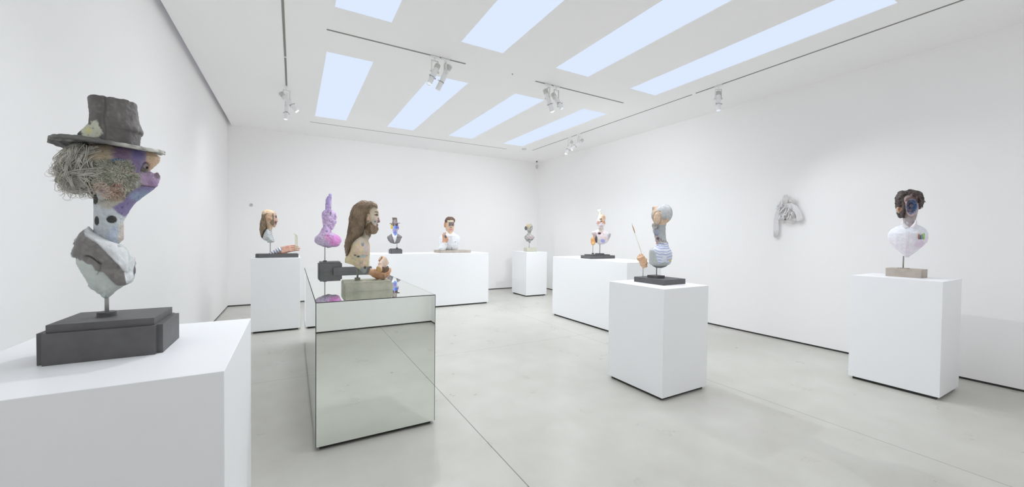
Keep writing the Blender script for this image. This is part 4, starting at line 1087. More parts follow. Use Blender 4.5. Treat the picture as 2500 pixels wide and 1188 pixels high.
bt = Body().add(stack([R_(838, 315, 355, .02), R_(815, 225, 450, .06), R_(760, 175, 478, .08), R_(700, 145, 498, .09), R_(660, 150, 505, .09), R_(620, 215, 455, .08), R_(590, 262, 400, .06), R_(570, 280, 385, .05)]), .01)
bt.add(stack([R_(645, 318, 360, .04, -.03), R_(600, 300, 385, .05), R_(560, 290, 395, .055), R_(520, 285, 400, .07), R_(450, 275, 412, .085), R_(400, 272, 418, .09), R_(345, 278, 412, .09), R_(330, 290, 400, .08)]), .008)
bt.add(ell(G(255, 420, .0), (.022, .03, .055)), .006).add(ell(G(425, 455, .0), (.012, .02, .04)), .004)
bt.add(cone(G(345, 400, -.088), G(342, 460, -.108), .010, .016), .006)
for x in (308, 378): bt.cut(ell(G(x, 393, -.100), (.020, .022, .014)), .006); bt.add(ell(G(x, 395, -.078), (.014, .012, .011)), .002)
bt.add(ell(G(342, 510, -.082), (.026, .012, .008)), .003)
def hc_(p):
    U, V = fr.uv(p); nz = .3*1.3*fbm(p, 25, 4, 211); Q = lambda P: [(930+x/9.9, 510+y/9.9) for x, y in P]
    C = base(len(p), (136, 130, 132)); C = lay(C, np.clip(vnoise(p, 40, 212)*1.5, 0, 1)*.7, (112, 104, 104)); C = lay(C, np.clip(vnoise(p, 22, 213)*1.5-.2, 0, 1)*.6, (160, 154, 158))
    C = lay(C, (p[:, 1] < .03)*inpoly(U, V, Q([(272,560),(262,590),(300,720),(335,822),(370,730),(398,590),(390,560)]), .8), (232, 234, 238))
    fc = inpoly(U, V, Q([(262,340),(440,340),(445,480),(400,600),(345,650),(300,600),(270,500)]), .6)*(p[:, 1] < .06)
    C = lay(C, fc, (164, 180, 228)); C = lay(C, fc*np.clip(vnoise(p, 34, 214)*1.6, 0, 1), (196, 204, 236)); C = lay(C, fc*blob(U, V, 968, 554.5, 5, 3.6, .5), (96, 126, 214)); C = lay(C, fc*blob(U, V, 964, 567, 4, 5, .6), (166, 150, 222))
    C = lay(C, fc*np.clip((552-V)/2+nz, 0, 1)*np.clip((U-963)/2, 0, 1), (136, 104, 106)); C = lay(C, fc*np.clip((549-V)/1.5, 0, 1)*np.clip((964-U)/2, 0, 1), (112, 126, 132)); 
    C = lay(C, fc*np.clip((V-566)/2, 0, 1), (104, 140, 206)); C = lay(C, fc*np.clip((V-563)/1, 0, 1)*np.clip(vnoise(p, 60, 215)*2-.4, 0, 1), (206, 172, 190))
    for x in (961, 968): C = lay(C, blob(U, V, x, 549.5, 2.4, 1.5, .5)*fc, (60, 58, 62))
    C = lay(C, blob(U, V, 955.5, 552, 4.2, 7, .2, nz), (236, 214, 122)); C = lay(C, np.clip((U-971.8)/.8, 0, 1)*np.clip((563-V)/2, 0, 1)*(V > 545), (206, 130, 146))
    C = lay(C, np.exp(-((V-561)/.5)**2)*blob(U, V, 964, 561, 4, 3, .5), (212, 150, 170)); return C
sdf_mesh('bust', disp(bt, .0035, 26, 3, 216), G(130, 850)+np.array([0, -.14, 0]), G(520, 325)+np.array([0, .14, 0]), .007, M_PAINT, rt_, hc_)
cr = stack([R_(352, 268, 412, .085), R_(340, 272, 405, .082), R_(290, 280, 395, .078), R_(230, 276, 388, .076), R_(206, 270, 386, .076)])
bc = G(338, 347); bru = (G(466, 347)[0]-G(206, 347)[0])/2
brm = lambda p: np.maximum((np.sqrt(((p[:, 0]-bc[0])/bru)**2+(p[:, 1]/(bru*.85))**2)-1)*bru*.8, np.abs(p[:, 2]-bc[2]-.05*(p[:, 0]-bc[0])**1-.3*(p[:, 0]-bc[0])**2)-.0052)
def hat_c(p):
    C = base(len(p), (120, 108, 104)); C = lay(C, np.clip(vnoise(p, 34, 217)*1.5, 0, 1)*.7, (98, 88, 86)); U, V = fr.uv(p); C = lay(C, blob(U, V, 965, 541, 5, 5, .6, .4*vnoise(p, 60, 218)), (160, 150, 148)); return C
sdf_mesh('top_hat', disp(Body().add(cr).add(brm, .008), .002, 34, 3, 219), (bc[0]-bru-.02, -bru, bc[2]-.05), (bc[0]+bru+.02, bru, G(0, 200)[2]+.01), .006, M_PAINT, rt_, hat_c)

# ------------------------------------------------------------------ white-shirted man bust with dark visor (back plinth)
AA = (3.275, 8.62, 1.200)
fr = Frame(AA); ax, ay, az = AA
rt_ = thing('bust_sculpture', 'brown-haired bust in white shirt, dark square over the eyes, one hand raised', 'sculpture', AA, fr.rotz)
plinth_box(MB().prism([(2.90-ax, 8.37-ay), (3.64-ax, 8.37-ay), (3.64-ax, 8.86-ay), (2.90-ax, 8.86-ay)], 0, .060), AA, fr.rotz, 'base', M_TRAV, rt_)
G = lambda x, y, w=0.0: fr.L(1060+x/12.5, 520+y/12.5, w); R_ = lambda y, a, b, T, w=0: (G(a, y)[2], G(a, y)[0], G(b, y)[0], T, w)
MB().tube([(G(545, 0)[0], -.1, .058), (G(545, 0)[0], -.1, G(545, 1030)[2])], .0075, 8).build('rod', M_DSTEEL, rt_, smooth=True)
bt = Body().add(stack([R_(1112, 300, 700, .08, .02), R_(1060, 200, 745, .11, .02), R_(960, 150, 770, .13, .02), R_(860, 140, 790, .13, .02), R_(760, 150, 790, .13, .02), R_(680, 210, 750, .11), R_(620, 330, 640, .08), R_(590, 400, 600, .07)]), .02)
bt.add(stack([R_(640, 440, 560, .04, -.02), R_(620, 420, 560, .06, -.01), R_(560, 372, 580, .075), R_(480, 352, 600, .088), R_(400, 345, 612, .095), R_(300, 345, 622, .10), R_(220, 355, 625, .10), R_(160, 390, 600, .085), R_(125, 430, 560, .05)]), .01)
bt.add(ell(G(325, 360, .0), (.022, .03, .062)), .006)
bt.add(sbox(G(520, 335, -.105), (.062, .018, .042), .004), .003)
bt.add(cone(G(520, 340, -.118), G(515, 430, -.135), .010, .015), .004)
bt.add(ell(G(515, 505, -.092), (.036, .014, .008)), .004)
def mc(p):
    U, V = fr.uv(p); Q = lambda P: [(1060+x/12.5, 520+y/12.5) for x, y in P]; fr_ = p[:, 1] < .05
    C = base(len(p), (234, 237, 242)); skin = inpoly(U, V, Q([(290,100),(650,100),(640,480),(560,640),(440,640),(350,540),(295,460)]), .5)
    C = lay(C, skin, (222, 192, 166)); C = lay(C, skin*np.clip(vnoise(p, 30, 221)*1.4, 0, 1)*.6, (212, 172, 146)); C = lay(C, skin*blob(U, V, 1101, 537, 9, 5, .4), (228, 218, 192))
    C = lay(C, skin*np.clip((1089.0-U)/1, 0, 1), (206, 150, 118)); C = lay(C, skin*np.clip((1093-U)/3, 0, 1)*np.clip((U-1089)/1, 0, 1), (206, 184, 156))
    C = lay(C, fr_*inpoly(U, V, Q([(440,275),(600,275),(602,388),(445,388)]), .4), (116, 103, 107)); C = lay(C, fr_*inpoly(U, V, Q([(440,275),(600,275),(602,388),(445,388)]), .4)*np.clip(vnoise(p, 70, 222)*2.4-.9, 0, 1), (190, 186, 184))
    C = lay(C, fr_*blob(U, V, 1101, 556, 2.2, 3, .4), (150, 148, 140)); C = lay(C, fr_*blob(U, V, 1101, 560, 5, 3.5, .5), (232, 190, 186)); C = lay(C, fr_*inpoly(U, V, Q([(455,495),(565,495),(560,515),(460,515)]), .5), (206, 122, 116))
    C = lay(C, fr_*np.exp(-((U-1101)/.35)**2)*(V > 573)*.4, (190, 194, 200))
    for y in (576.5, 582.5): C = lay(C, blob(U, V, 1101, y, .8, .8, .4), (196, 196, 196))
    C = lay(C, blob(U, V, 1111.5, 590, 1.2, 1.4, .4), (120, 120, 124)); return C
sdf_mesh('bust', disp(bt, .002, 20, 3, 223), G(120, 1120)+np.array([0, -.17, 0]), G(810, 110)+np.array([0, .17, 0]), .008, M_PAINT, rt_, mc)
hb_ = Body().add(stack([R_(285, 318, 634, .108, .015), R_(200, 325, 640, .112, .012), R_(150, 360, 610, .10, .01), R_(112, 410, 560, .06, .01)]))
hb_.cut(sbox(G(500, 300, -.12), ((G(600, 0)[0]-G(405, 0)[0])/2, .075, .06), .02), .01)
M_MHAIR = mat('short_brown_hair', (120, 92, 80), .6, c2=(94, 72, 62), nscale=34, bump=.5, bscale=80)
sdf_mesh('hair', disp(hb_, .004, 40, 3, 224), G(300, 300)+np.array([0, -.14, 0]), G(660, 95)+np.array([0, .16, 0]), .007, M_MHAIR, rt_)
cl = Body().add(cone(G(380, 560, -.04), G(470, 680, -.10), .014, .012)).add(cone(G(590, 570, -.04), G(520, 680, -.10), .014, .012), .004)
sdf_mesh('shirt_collar', cl, G(350, 710)+np.array([0, -.13, 0]), G(620, 540)+np.array([0, .0, 0]), .006, mat('white_shirt_collar', (238, 240, 243), .7), rt_)
slv = Body().add(stack([R_(1118, 170, 345, .075, -.16), R_(1060, 135, 372, .08, -.16), R_(960, 170, 392, .065, -.16), R_(890, 245, 398, .055, -.16)]))
sdf_mesh('sleeve', disp(slv, .005, 24, 3, 225), G(120, 1125)+np.array([0, -.27, 0]), G(410, 880)+np.array([0, -.06, 0]), .007, mat('white_crumpled_sleeve', (230, 231, 234), .75, noise=.05, nscale=12), rt_)
wr = G(320, 895, -.17); M6 = np.stack([np.array([1.0, 0, 0]), np.array([0, 0, 1.0]), np.array([0, 1.0, 0])*1], 1); M6[:, 2] = np.cross(M6[:, 0], M6[:, 1])*-1; 
M6 = np.stack([np.array([1.0, 0, 0]), np.array([0, 0, 1.0]), np.array([0, 1.0, 0])], 1)
hd4 = hand_sdf((1.3, .35, .3, .35), .10, (.6, .8, -.5), .02, .8)
sdf_mesh('raised_hand', hand_at(hd4, wr, M6, 1.35), wr+np.array([-.10, -.14, -.06]), wr+np.array([.12, .10, .27]), .005, M_SKIN, rt_, skin_c((222, 178, 146), (206, 152, 120), (226, 176, 158), 226))
o_ = sdf_mesh('held_camera_lens', ell((0, 0, 0), (.024, .018, .035)), (-.03, -.03, -.04), (.03, .03, .04), .004, M_BLACK, None)
o_.name = 'dark_pebble'; o_.location = fr.world(G(347, 715, -.255)); o_.rotation_euler = (0, 0, fr.rotz); tag(o_, 'dark oval stone pinched in the raised hand of the white-shirted bust', 'stone')

# ------------------------------------------------------------------ little grey stone bust (far corner)
AA = (5.735, 9.02, 1.185)
fr = Frame(AA); ax, ay, az = AA
rt_ = thing('bust_sculpture', 'little crusty grey stone bust with a hair bun, on the far corner pedestal', 'sculpture', AA, fr.rotz)
G = lambda x, y, w=0.0: fr.L(1260+x/11.88, 530+y/11.88, w); R_ = lambda y, a, b, T, w=0: (G(a, y)[2], G(a, y)[0], G(b, y)[0], T, w)
l_, r_ = G(232, 990)[0], G(582, 990)[0]
plinth_box(MB().box(l_*.98, r_*.98, -.09, .09, 0, .108), AA, fr.rotz, 'base', mat('sandy_stone', (206, 204, 188), .85, noise=.1, bump=.3), rt_, .012)
MB().lathe([(0, .105), (.024, .105), (.018, .125), (.010, .14), (.009, G(380, 720)[2]+.03)], 12, M=Matrix.Translation((G(382, 850)[0], 0, 0))).build('rod', mat('pale_grey_rod', (176, 178, 176), .6), rt_, smooth=True)
bt = Body().add(stack([R_(740, 385, 415, .02), R_(690, 300, 430, .06), R_(660, 285, 470, .08), R_(620, 255, 515, .09), R_(570, 240, 530, .09), R_(530, 265, 500, .08), R_(500, 310, 430, .06), R_(470, 330, 425, .05), R_(430, 335, 432, .05), R_(380, 320, 450, .07), R_(330, 300, 475, .09), R_(260, 290, 485, .10), R_(210, 320, 455, .08), R_(185, 360, 420, .05)]), .01)
bt.add(ell(G(285, 310, .02), (.035, .05, .06)), .008).add(ell(G(455, 350, -.07), (.02, .03, .02)), .006)
bt.cut(ell(G(340, 665, -.08), (.035, .05, .03)), .006).cut(ell(G(460, 650, -.08), (.04, .05, .025)), .006).cut(ell(G(432, 395, -.09), (.014, .02, .01)), .003).cut(ell(G(455, 310, -.1), (.014, .02, .012)), .003)
def sc2(p):
    U, V = fr.uv(p); C = base(len(p), (188, 186, 182)); C = lay(C, np.clip(fbm(p, 34, 3, 231)*1.2, 0, 1), (136, 134, 130)); C = lay(C, np.clip(vnoise(p, 60, 232)*2-.8, 0, 1), (222, 220, 216))
    C = lay(C, blob(U, V, 1288, 550, 6, 6, .6, .5*vnoise(p, 40, 233)), (206, 190, 150)); C = lay(C, blob(U, V, 1283, 557, 4, 5, .5), (112, 112, 116)); C = lay(C, blob(U, V, 1296, 579, 7, 3, .8, .6*vnoise(p, 50, 234))*.7, (200, 170, 182)); return C
sdf_mesh('bust', disp(bt, .007, 34, 3, 235), G(220, 760)+np.array([0, -.14, 0]), G(545, 165)+np.array([0, .14, 0]), .0075, M_ROUGH, rt_, sc2)

# ------------------------------------------------------------------ pale plumed bust beside the orange hand (right plinth)
AA = (5.085, 5.56, 1.198)
fr = Frame(AA); ax, ay, az = AA
rt_ = thing('bust_sculpture', 'pale bust with white plume and a separate orange hand on a pin', 'sculpture', AA, fr.rotz)
G = lambda x, y, w=0.0: fr.L(1400+x/7.917, 490+y/7.917, w); R_ = lambda y, a, b, T, w=0: (G(a, y)[2], G(a, y)[0], G(b, y)[0], T, w)
plinth_box(MB().box(4.735-ax, 5.335-ax, 5.415-ay, 5.70-ay, 0, .058), AA, fr.rotz, 'base', M_BLACK, rt_)
plinth_box(MB().box(4.80-ax, 5.25-ax, 5.46-ay, 5.67-ay, .058, .076), AA, fr.rotz, 'base_slab', M_BLACK, rt_)
plinth_box(MB().box(-.075, .065, -.05, .05, .076, .096), AA, fr.rotz, 'rod_block', M_BLACK, rt_)
MB().tube([(0, 0, .09), (0, 0, G(503, 820)[2])], .0065, 8).build('rod', M_DSTEEL, rt_, smooth=True)
g1 = G(375, 1020, -.02)
MB().box(g1[0]-.022, g1[0]+.022, -.042, .002, .07, .098).build('rod_block', M_BLACK, rt_)
MB().tube([(g1[0], -.02, .09), (g1[0], -.02, G(375, 825)[2])], .0042, 8).build('rod', M_DSTEEL, rt_, smooth=True)
bt = Body().add(stack([R_(838, 480, 590, .04), R_(800, 430, 655, .09), R_(740, 405, 690, .12), R_(680, 390, 712, .13), R_(630, 350, 722, .13), R_(600, 345, 690, .12), R_(575, 420, 610, .08), R_(555, 475, 585, .065), R_(500, 478, 580, .06), R_(460, 462, 590, .075), R_(400, 455, 612, .09), R_(340, 470, 622, .10), R_(300, 500, 615, .10), R_(265, 535, 580, .06)]), .01)
bt.add(cone(G(500, 330), G(515, 240), .030, .022), .01).add(cone(G(515, 240), G(480, 190), .024, .020), .01).add(cone(G(500, 210), G(530, 165), .022, .012), .01)
bt.add(cone(G(470, 380), G(452, 430), .020, .016), .008).add(ell(G(600, 440, -.05), (.014, .02, .045)), .006)
bt.cut(ell(G(503, 630, -.125), (.030, .04, .022)), .005).cut(cone(G(428, 690, -.09), G(450, 800, -.09), .022, .016), .004).cut(ell(G(535, 355, -.08), (.02, .03, .014)), .004)
def wc_(p):
    U, V = fr.uv(p); nz = .45*fbm(p, 26, 4, 241)
    C = base(len(p), (228, 222, 226)); C = lay(C, np.clip(vnoise(p, 16, 242)*1.6-.2, 0, 1)*.8, (222, 200, 196)); C = lay(C, np.clip(vnoise(p, 30, 243)*1.8-.5, 0, 1)*.7, (206, 198, 206))
    C = lay(C, np.clip((538-V)/6+nz, 0, 1), (230, 226, 214)); C = lay(C, (V < 552)*np.clip(vnoise(p, 26, 244)*2-.4, 0, 1)*.9, (224, 196, 172)); C = lay(C, blob(U, V, 1473, 532, 6, 12, .5, nz), (222, 184, 156)); C = lay(C, blob(U, V, 1476, 543, 3, 4, .3), (206, 146, 106))
    C = lay(C, np.clip((522-V)/3, 0, 1)*.8, (226, 230, 220)); C = lay(C, blob(U, V, 1460, 543, 5, 4, .6, nz), (206, 160, 148)); C = lay(C, blob(U, V, 1466, 560, 6, 8, .6, nz), (178, 164, 156))
    C = lay(C, blob(U, V, 1463.5, 569.6, 4.2, 2.8, .3), (150, 120, 128)); C = lay(C, blob(U, V, 1455.5, 584, 3.2, 9, .3)*(p[:, 1] < 0), (84, 78, 78)); C = lay(C, blob(U, V, 1452, 572, 6, 8, .6, nz)*.7, (196, 170, 172))
    C = lay(C, blob(U, V, 1472, 587, 5, 4.5, .4, nz), (170, 176, 226)); C = lay(C, blob(U, V, 1488, 577, 4, 9, .5, nz), (186, 184, 190)); C = lay(C, blob(U, V, 1468, 540, 2.6, 1.6, .4), (90, 90, 70)); return C
sdf_mesh('bust', disp(bt, .005, 22, 3, 245), G(330, 850)+np.array([0, -.17, 0]), G(735, 140)+np.array([0, .17, 0]), .0075, M_PAINT, rt_, wc_)
wr = G(378, 820, -.03); M7 = np.stack([np.array([1.0, 0, 0]), np.array([0.0, 0, 1.0]), np.array([0, -1.0, 0])], 1); M7[:, 0] = np.cross(M7[:, 1], M7[:, 2])
hd5 = hand_sdf((.06, .10, 1.35, 1.3), .02, (.5, .8, -.4), .02, .7)
sdf_mesh('orange_hand', hand_at(hd5, wr, M7, 1.06), wr+np.array([-.09, -.12, -.05]), wr+np.array([.10, .10, .26]), .005, M_SKIN, rt_, skin_c((228, 180, 124), (214, 154, 98), (206, 130, 78), 246))

# ------------------------------------------------------------------ striped grey bust seen from behind, with the hand and stick (middle pedestal)
AA = (3.52, 2.93, 1.101)
fr = Frame(AA); ax, ay, az = AA
rt_ = thing('bust_sculpture', 'grey plaster bust in blue-striped shirt with a fist on a pin, middle pedestal', 'sculpture', AA, fr.rotz)
G = lambda x, y, w=0.0: fr.L(1520+x/5.4, 480+y/5.4, w); R_ = lambda y, a, b, T, w=0: (G(a, y)[2], G(a, y)[0], G(b, y)[0], T, w)
plinth_box(MB().box(3.369-ax, 3.725-ax, 2.715-ay, 3.115-ay, 0, .056), AA, fr.rotz, 'base', M_BLACK, rt_)
plinth_box(MB().box(-.070, .060, -.062, .070, .056, .082), AA, fr.rotz, 'rod_block', M_BLACK, rt_)
MB().tube([(0, 0, .08), (0, 0, G(495, 915)[2])], .0052, 8).build('rod', M_DSTEEL, rt_, smooth=True)
g1 = G(268, 1040, .0)
MB().tube([(g1[0], .0, .05), (g1[0], .0, G(268, 905)[2])], .0038, 8).build('rod', M_STEEL, rt_, smooth=True)
bt = Body().add(stack([R_(935, 440, 520, .04), R_(915, 400, 570, .08), R_(888, 385, 600, .11), R_(870, 375, 632, .13), R_(800, 368, 652, .14), R_(740, 362, 655, .14), R_(700, 372, 640, .13), R_(660, 425, 612, .11), R_(630, 465, 600, .08), R_(600, 475, 592, .062)]), .012)
bt.add(sbox(G(405, 790, -.03), (.042, .085, (G(0, 690)[2]-G(0, 888)[2])/2), .03), .025)
bt.add(stack([R_(610, 470, 592, .058), R_(540, 478, 570, .055), R_(460, 470, 564, .055), R_(390, 440, 570, .062), R_(350, 440, 578, .070), R_(310, 450, 590, .075)]), .015)
bt.add(ell(G(548, 222, .03), (.086, .100, .104)), .02).add(ell(G(470, 245, .02), (.070, .095, .100)), .02).add(sbox(G(425, 210, .03), (.028, .05, .068), .01), .02)
bt.add(ell(G(460, 285, -.075), (.038, .020, .070), (.15, 'Y')), .004).cut(ell(G(462, 270, -.098), (.020, .010, .045), (.15, 'Y')), .004).add(ell(G(448, 262, -.082), (.022, .014, .036)), .002)
bt.add(cone(G(432, 370, -.02), G(452, 470, -.02), .036, .028), .02).add(cone(G(452, 470, -.02), G(478, 610, -.02), .028, .030), .02)
def mf(p):
    d = bt(p); U, V = fr.uv(p); m = np.abs(d) < .035; e = np.zeros_like(d)
    ruff = blob(U, V, 1611, 590, 17, 9, .6)+blob(U, V, 1601, 560, 9, 20, .6)
    if m.any(): e[m] = .0028*fbm(p[m], 34, 3, 251)+.0012*fbm(p[m], 110, 2, 259)+np.clip(ruff[m], 0, 1)*.009*fbm(p[m], 70, 3, 252)
    return d+e
def mcl(p):
    U, V = fr.uv(p); Q = lambda P: [(1520+x/5.4, 480+y/5.4) for x, y in P]; nz = .25*1.3*fbm(p, 30, 4, 253)
    C = base(len(p), (178, 182, 184)); C = lay(C, np.clip(vnoise(p, 20, 254)*1.3, 0, 1)*.6, (160, 163, 162))
    fl = inpoly(U, V, Q([(395,130),(470,120),(455,180),(510,200),(520,300),(600,285),(625,300),(600,365),(520,372),(440,372),(395,350)]), 1, 2*nz)
    C = lay(C, fl, (218, 192, 168)); C = lay(C, fl*np.clip(vnoise(p, 28, 255)*1.3, 0, 1)*.6, (206, 172, 146))
    C = lay(C, blob(U, V, 1604, 533, 8, 13, .2), (222, 196, 170)); ring = np.exp(-((np.sqrt(((U-1604)/9.5)**2+((V-533)/15.5)**2)-1)/.07)**2)*(p[:, 1] < 0); C = lay(C, ring*.7, (140, 118, 104)); C = lay(C, blob(U, V, 1611, 514, 3.4, 3, .4), (96, 76, 62))
    cap = inpoly(U, V, Q([(440,175),(470,130),(540,105),(610,120),(645,180),(648,250),(630,292),(560,290),(515,305),(510,240),(505,190),(480,190)]), 1, 3*nz); C = lay(C, cap*(1-blob(U, V, 1604, 533, 9, 15, .2)), (200, 202, 204)); C = lay(C, cap*np.clip(vnoise(p, 36, 256)*1.5-.1, 0, 1)*.6, (170, 173, 176))
    rf = np.clip(blob(U, V, 1611, 590, 17, 9, .5, nz)+blob(U, V, 1600, 562, 8, 22, .5, nz), 0, 1); C = lay(C, rf*.8, (196, 190, 184)); C = lay(C, rf*np.clip(vnoise(p, 70, 257)*2-.3, 0, 1), (126, 124, 132)); C = lay(C, blob(U, V, 1603, 566, 7, 7, .7, nz)*.8, (160, 166, 190)); C = lay(C, blob(U, V, 1606, 582, 4, 4, .6), (110, 90, 92)); C = lay(C, blob(U, V, 1604, 596, 3, 6, .6, nz), (222, 180, 160))
    sh = inpoly(U, V, Q([(470,608),(590,606),(640,690),(662,760),(650,860),(620,880),(600,870),(560,850),(500,870),(465,870),(445,780),(425,720),(400,690),(440,640)]), 1.2, 2*nz)
    side = inpoly(U, V, Q([(340,690),(370,682),(400,690),(428,722),(445,780),(462,880),(340,900)]), 1.2)
    C = lay(C, sh, (216, 221, 232)); ph = (V-.07*U-np.clip((1612-U), -40, 40)*.05+.0018*(U-1618)**2)
    for y_, x1_, x2_ in ((595, 1600, 1640), (601, 1600, 1645), (606, 1600, 1650), (613.5, 1596, 1650), (620, 1600, 1650), (627.5, 1602, 1650), (634.5, 1605, 1650), (640.5, 1606, 1614), (640.5, 1629, 1650)): C = lay(C, sh*(1-side)*np.exp(-((V-(y_+.5*np.sin(U*.35+y_)-.0085*(U-1622)**2*(U < 1622)-.012*(U-1622)**2*(U > 1622)))/.75)**2)*np.clip(U-x1_, 0, 1)*np.clip(x2_-U, 0, 1)*np.where((U > 1613.5+(640-V)*.25) & (U < 1628) & (V > 627), 0, 1), (126, 138, 200)); C = lay(C, side, (188, 192, 192))
    C = lay(C, np.exp(-((U-(1628+.02*(V-600)))/1.2)**2)*sh*(V > 622)*.6, (190, 194, 206)); C = lay(C, inpoly(U, V, Q([(615,822),(648,822),(646,852),(615,852)]), .6), (206, 200, 96))
    C = lay(C, np.clip((V-641)/2, 0, 1)*(U > 1605), (186, 190, 188)); C = lay(C, np.clip((V-646)/2, 0, 1), (134, 138, 136)); return C
sdf_mesh('bust', mf, G(340, 945)+np.array([0, -.17, 0]), G(665, 100)+np.array([0, .17, 0]), .0052, M_PAINT, rt_, mcl)
wr = G(284, 900, .0); dr = G(232, 770)-wr; dr /= np.linalg.norm(dr); zb = np.array([.35, -.93, 0]); zb -= dr*(zb @ dr); zb /= np.linalg.norm(zb); M8 = np.stack([np.cross(dr, zb), dr, zb], 1)
hd6 = hand_sdf(((.7, 1.2, 1.0), (.8, 1.3, 1.0), (.9, 1.3, 1.0), (1.0, 1.3, 1.0)), .06, (.5, .8, -.5), .03, .8)
sdf_mesh('cast_fist', hand_at(hd6, wr, M8, 1.0), wr+np.array([-.10, -.12, -.04]), wr+np.array([.10, .10, .22]), .0042, M_SKIN, rt_, skin_c((220, 182, 148), (204, 160, 126), (226, 190, 160), 258))
s0 = G(243, 745, -.03); t3 = thing('paintbrush', 'thin paintbrush held upright in the fist beside the blue-striped grey bust', 'paintbrush', fr.world(s0), fr.rotz)
pl = lambda *a: [G(*k)-s0 for k in a]
MB().tube(pl((252, 775, -.02), (243, 720, -.03), (160, 475, -.03)), [.003, .003, .0024], 8).build('handle', mat('pale_wood_stick', (214, 208, 186), .6), t3, smooth=True)
MB().tube(pl((162, 480, -.03), (150, 440, -.03), (134, 392, -.03)), [.0035, .0065, .0055], 10).build('ferrule', mat('tan_binding', (196, 156, 112), .6, noise=.2), t3, smooth=True)
MB().tube(pl((134, 394, -.03), (127, 370, -.03), (124, 345, -.03)), [.0052, .0035, .001], 10).build('brush_tip', mat('pale_bristles', (212, 206, 184), .8), t3, smooth=True)

# ------------------------------------------------------------------ hollow-faced curly bust in the white shirt (far right)
AA = (5.945, 1.585, 1.194)
fr = Frame(AA); ax, ay, az = AA
rt_ = thing('bust_sculpture', 'curly-haired bust with a hollow blue crystal face and white shirt, far right pedestal', 'sculpture', AA, fr.rotz)
G = lambda x, y, w=0.0: fr.L(2140+x/4.947, 450+y/4.947, w); R_ = lambda y, a, b, T, w=0: (G(a, y)[2], G(a, y)[0], G(b, y)[0], T, w)
plinth_box(MB().box(5.885-ax, 6.085-ax, 1.425-ay, 1.715-ay, 0, .092), AA, fr.rotz, 'base', M_TRAV, rt_, .003)
plinth_box(MB().box(-.035, .035, -.045, .045, .092, .100), AA, fr.rotz, 'rod_block', M_TRAV, rt_)
MB().tube([(0, 0, .095), (0, 0, G(362, 865)[2])], .0062, 8).build('rod', M_DSTEEL, rt_, smooth=True)
bt = Body().add(stack([R_(878, 355, 385, .02), R_(850, 320, 420, .05), R_(800, 260, 490, .085), R_(740, 190, 560, .11), R_(690, 150, 615, .12), R_(640, 132, 630, .125), R_(590, 135, 625, .125), R_(540, 175, 600, .11), R_(505, 240, 540, .09), R_(485, 305, 490, .075), R_(460, 320, 470, .06)]), .012)
bt.add(stack([R_(520, 360, 430, .04, -.03), R_(480, 325, 468, .060, -.01), R_(420, 315, 478, .062), R_(370, 312, 490, .075), R_(330, 305, 500, .09), R_(260, 290, 520, .105), R_(180, 290, 525, .11), R_(120, 330, 500, .09)]), .01)
fc = G(425, 268, -.105)
hole = ell(fc, ((G(503, 0)[0]-G(347, 0)[0])/2*.82, .085, .083))
bt.add(ell(fc+np.array([0, .02, .0]), ((G(508, 0)[0]-G(343, 0)[0])/2*.95, .050, .105)), .008)
bt.add(ell(G(275, 305, -.03), (.028, .020, .040), (.4, 'Z')), .004).cut(ell(G(280, 302, -.052), (.014, .012, .022)), .003)
def rf_(p):
    d = bt(p); m = np.abs(d) < .03; e = np.zeros_like(d)
    U, V = fr.uv(p); cr_ = np.clip((V-572)/10, 0, 1)*blob(U, V, 2248, 600, 22, 20, .6)+blob(U, V, 2192, 590, 16, 14, .6)
    if m.any(): e[m] = .0016*fbm(p[m], 28, 3, 261)+np.clip(cr_[m], 0, 1)*.006*(np.abs(vnoise(p[m]*np.array([1, 1, 1.8]), 24, 275))-.2)
    d = d+e; hh = hole(p); m = np.abs(hh) < .03; e2 = np.zeros_like(d)
    if m.any(): e2[m] = .010*fbm(p[m], 46, 3, 262)
    return smax(d, -(hh+e2), .003)
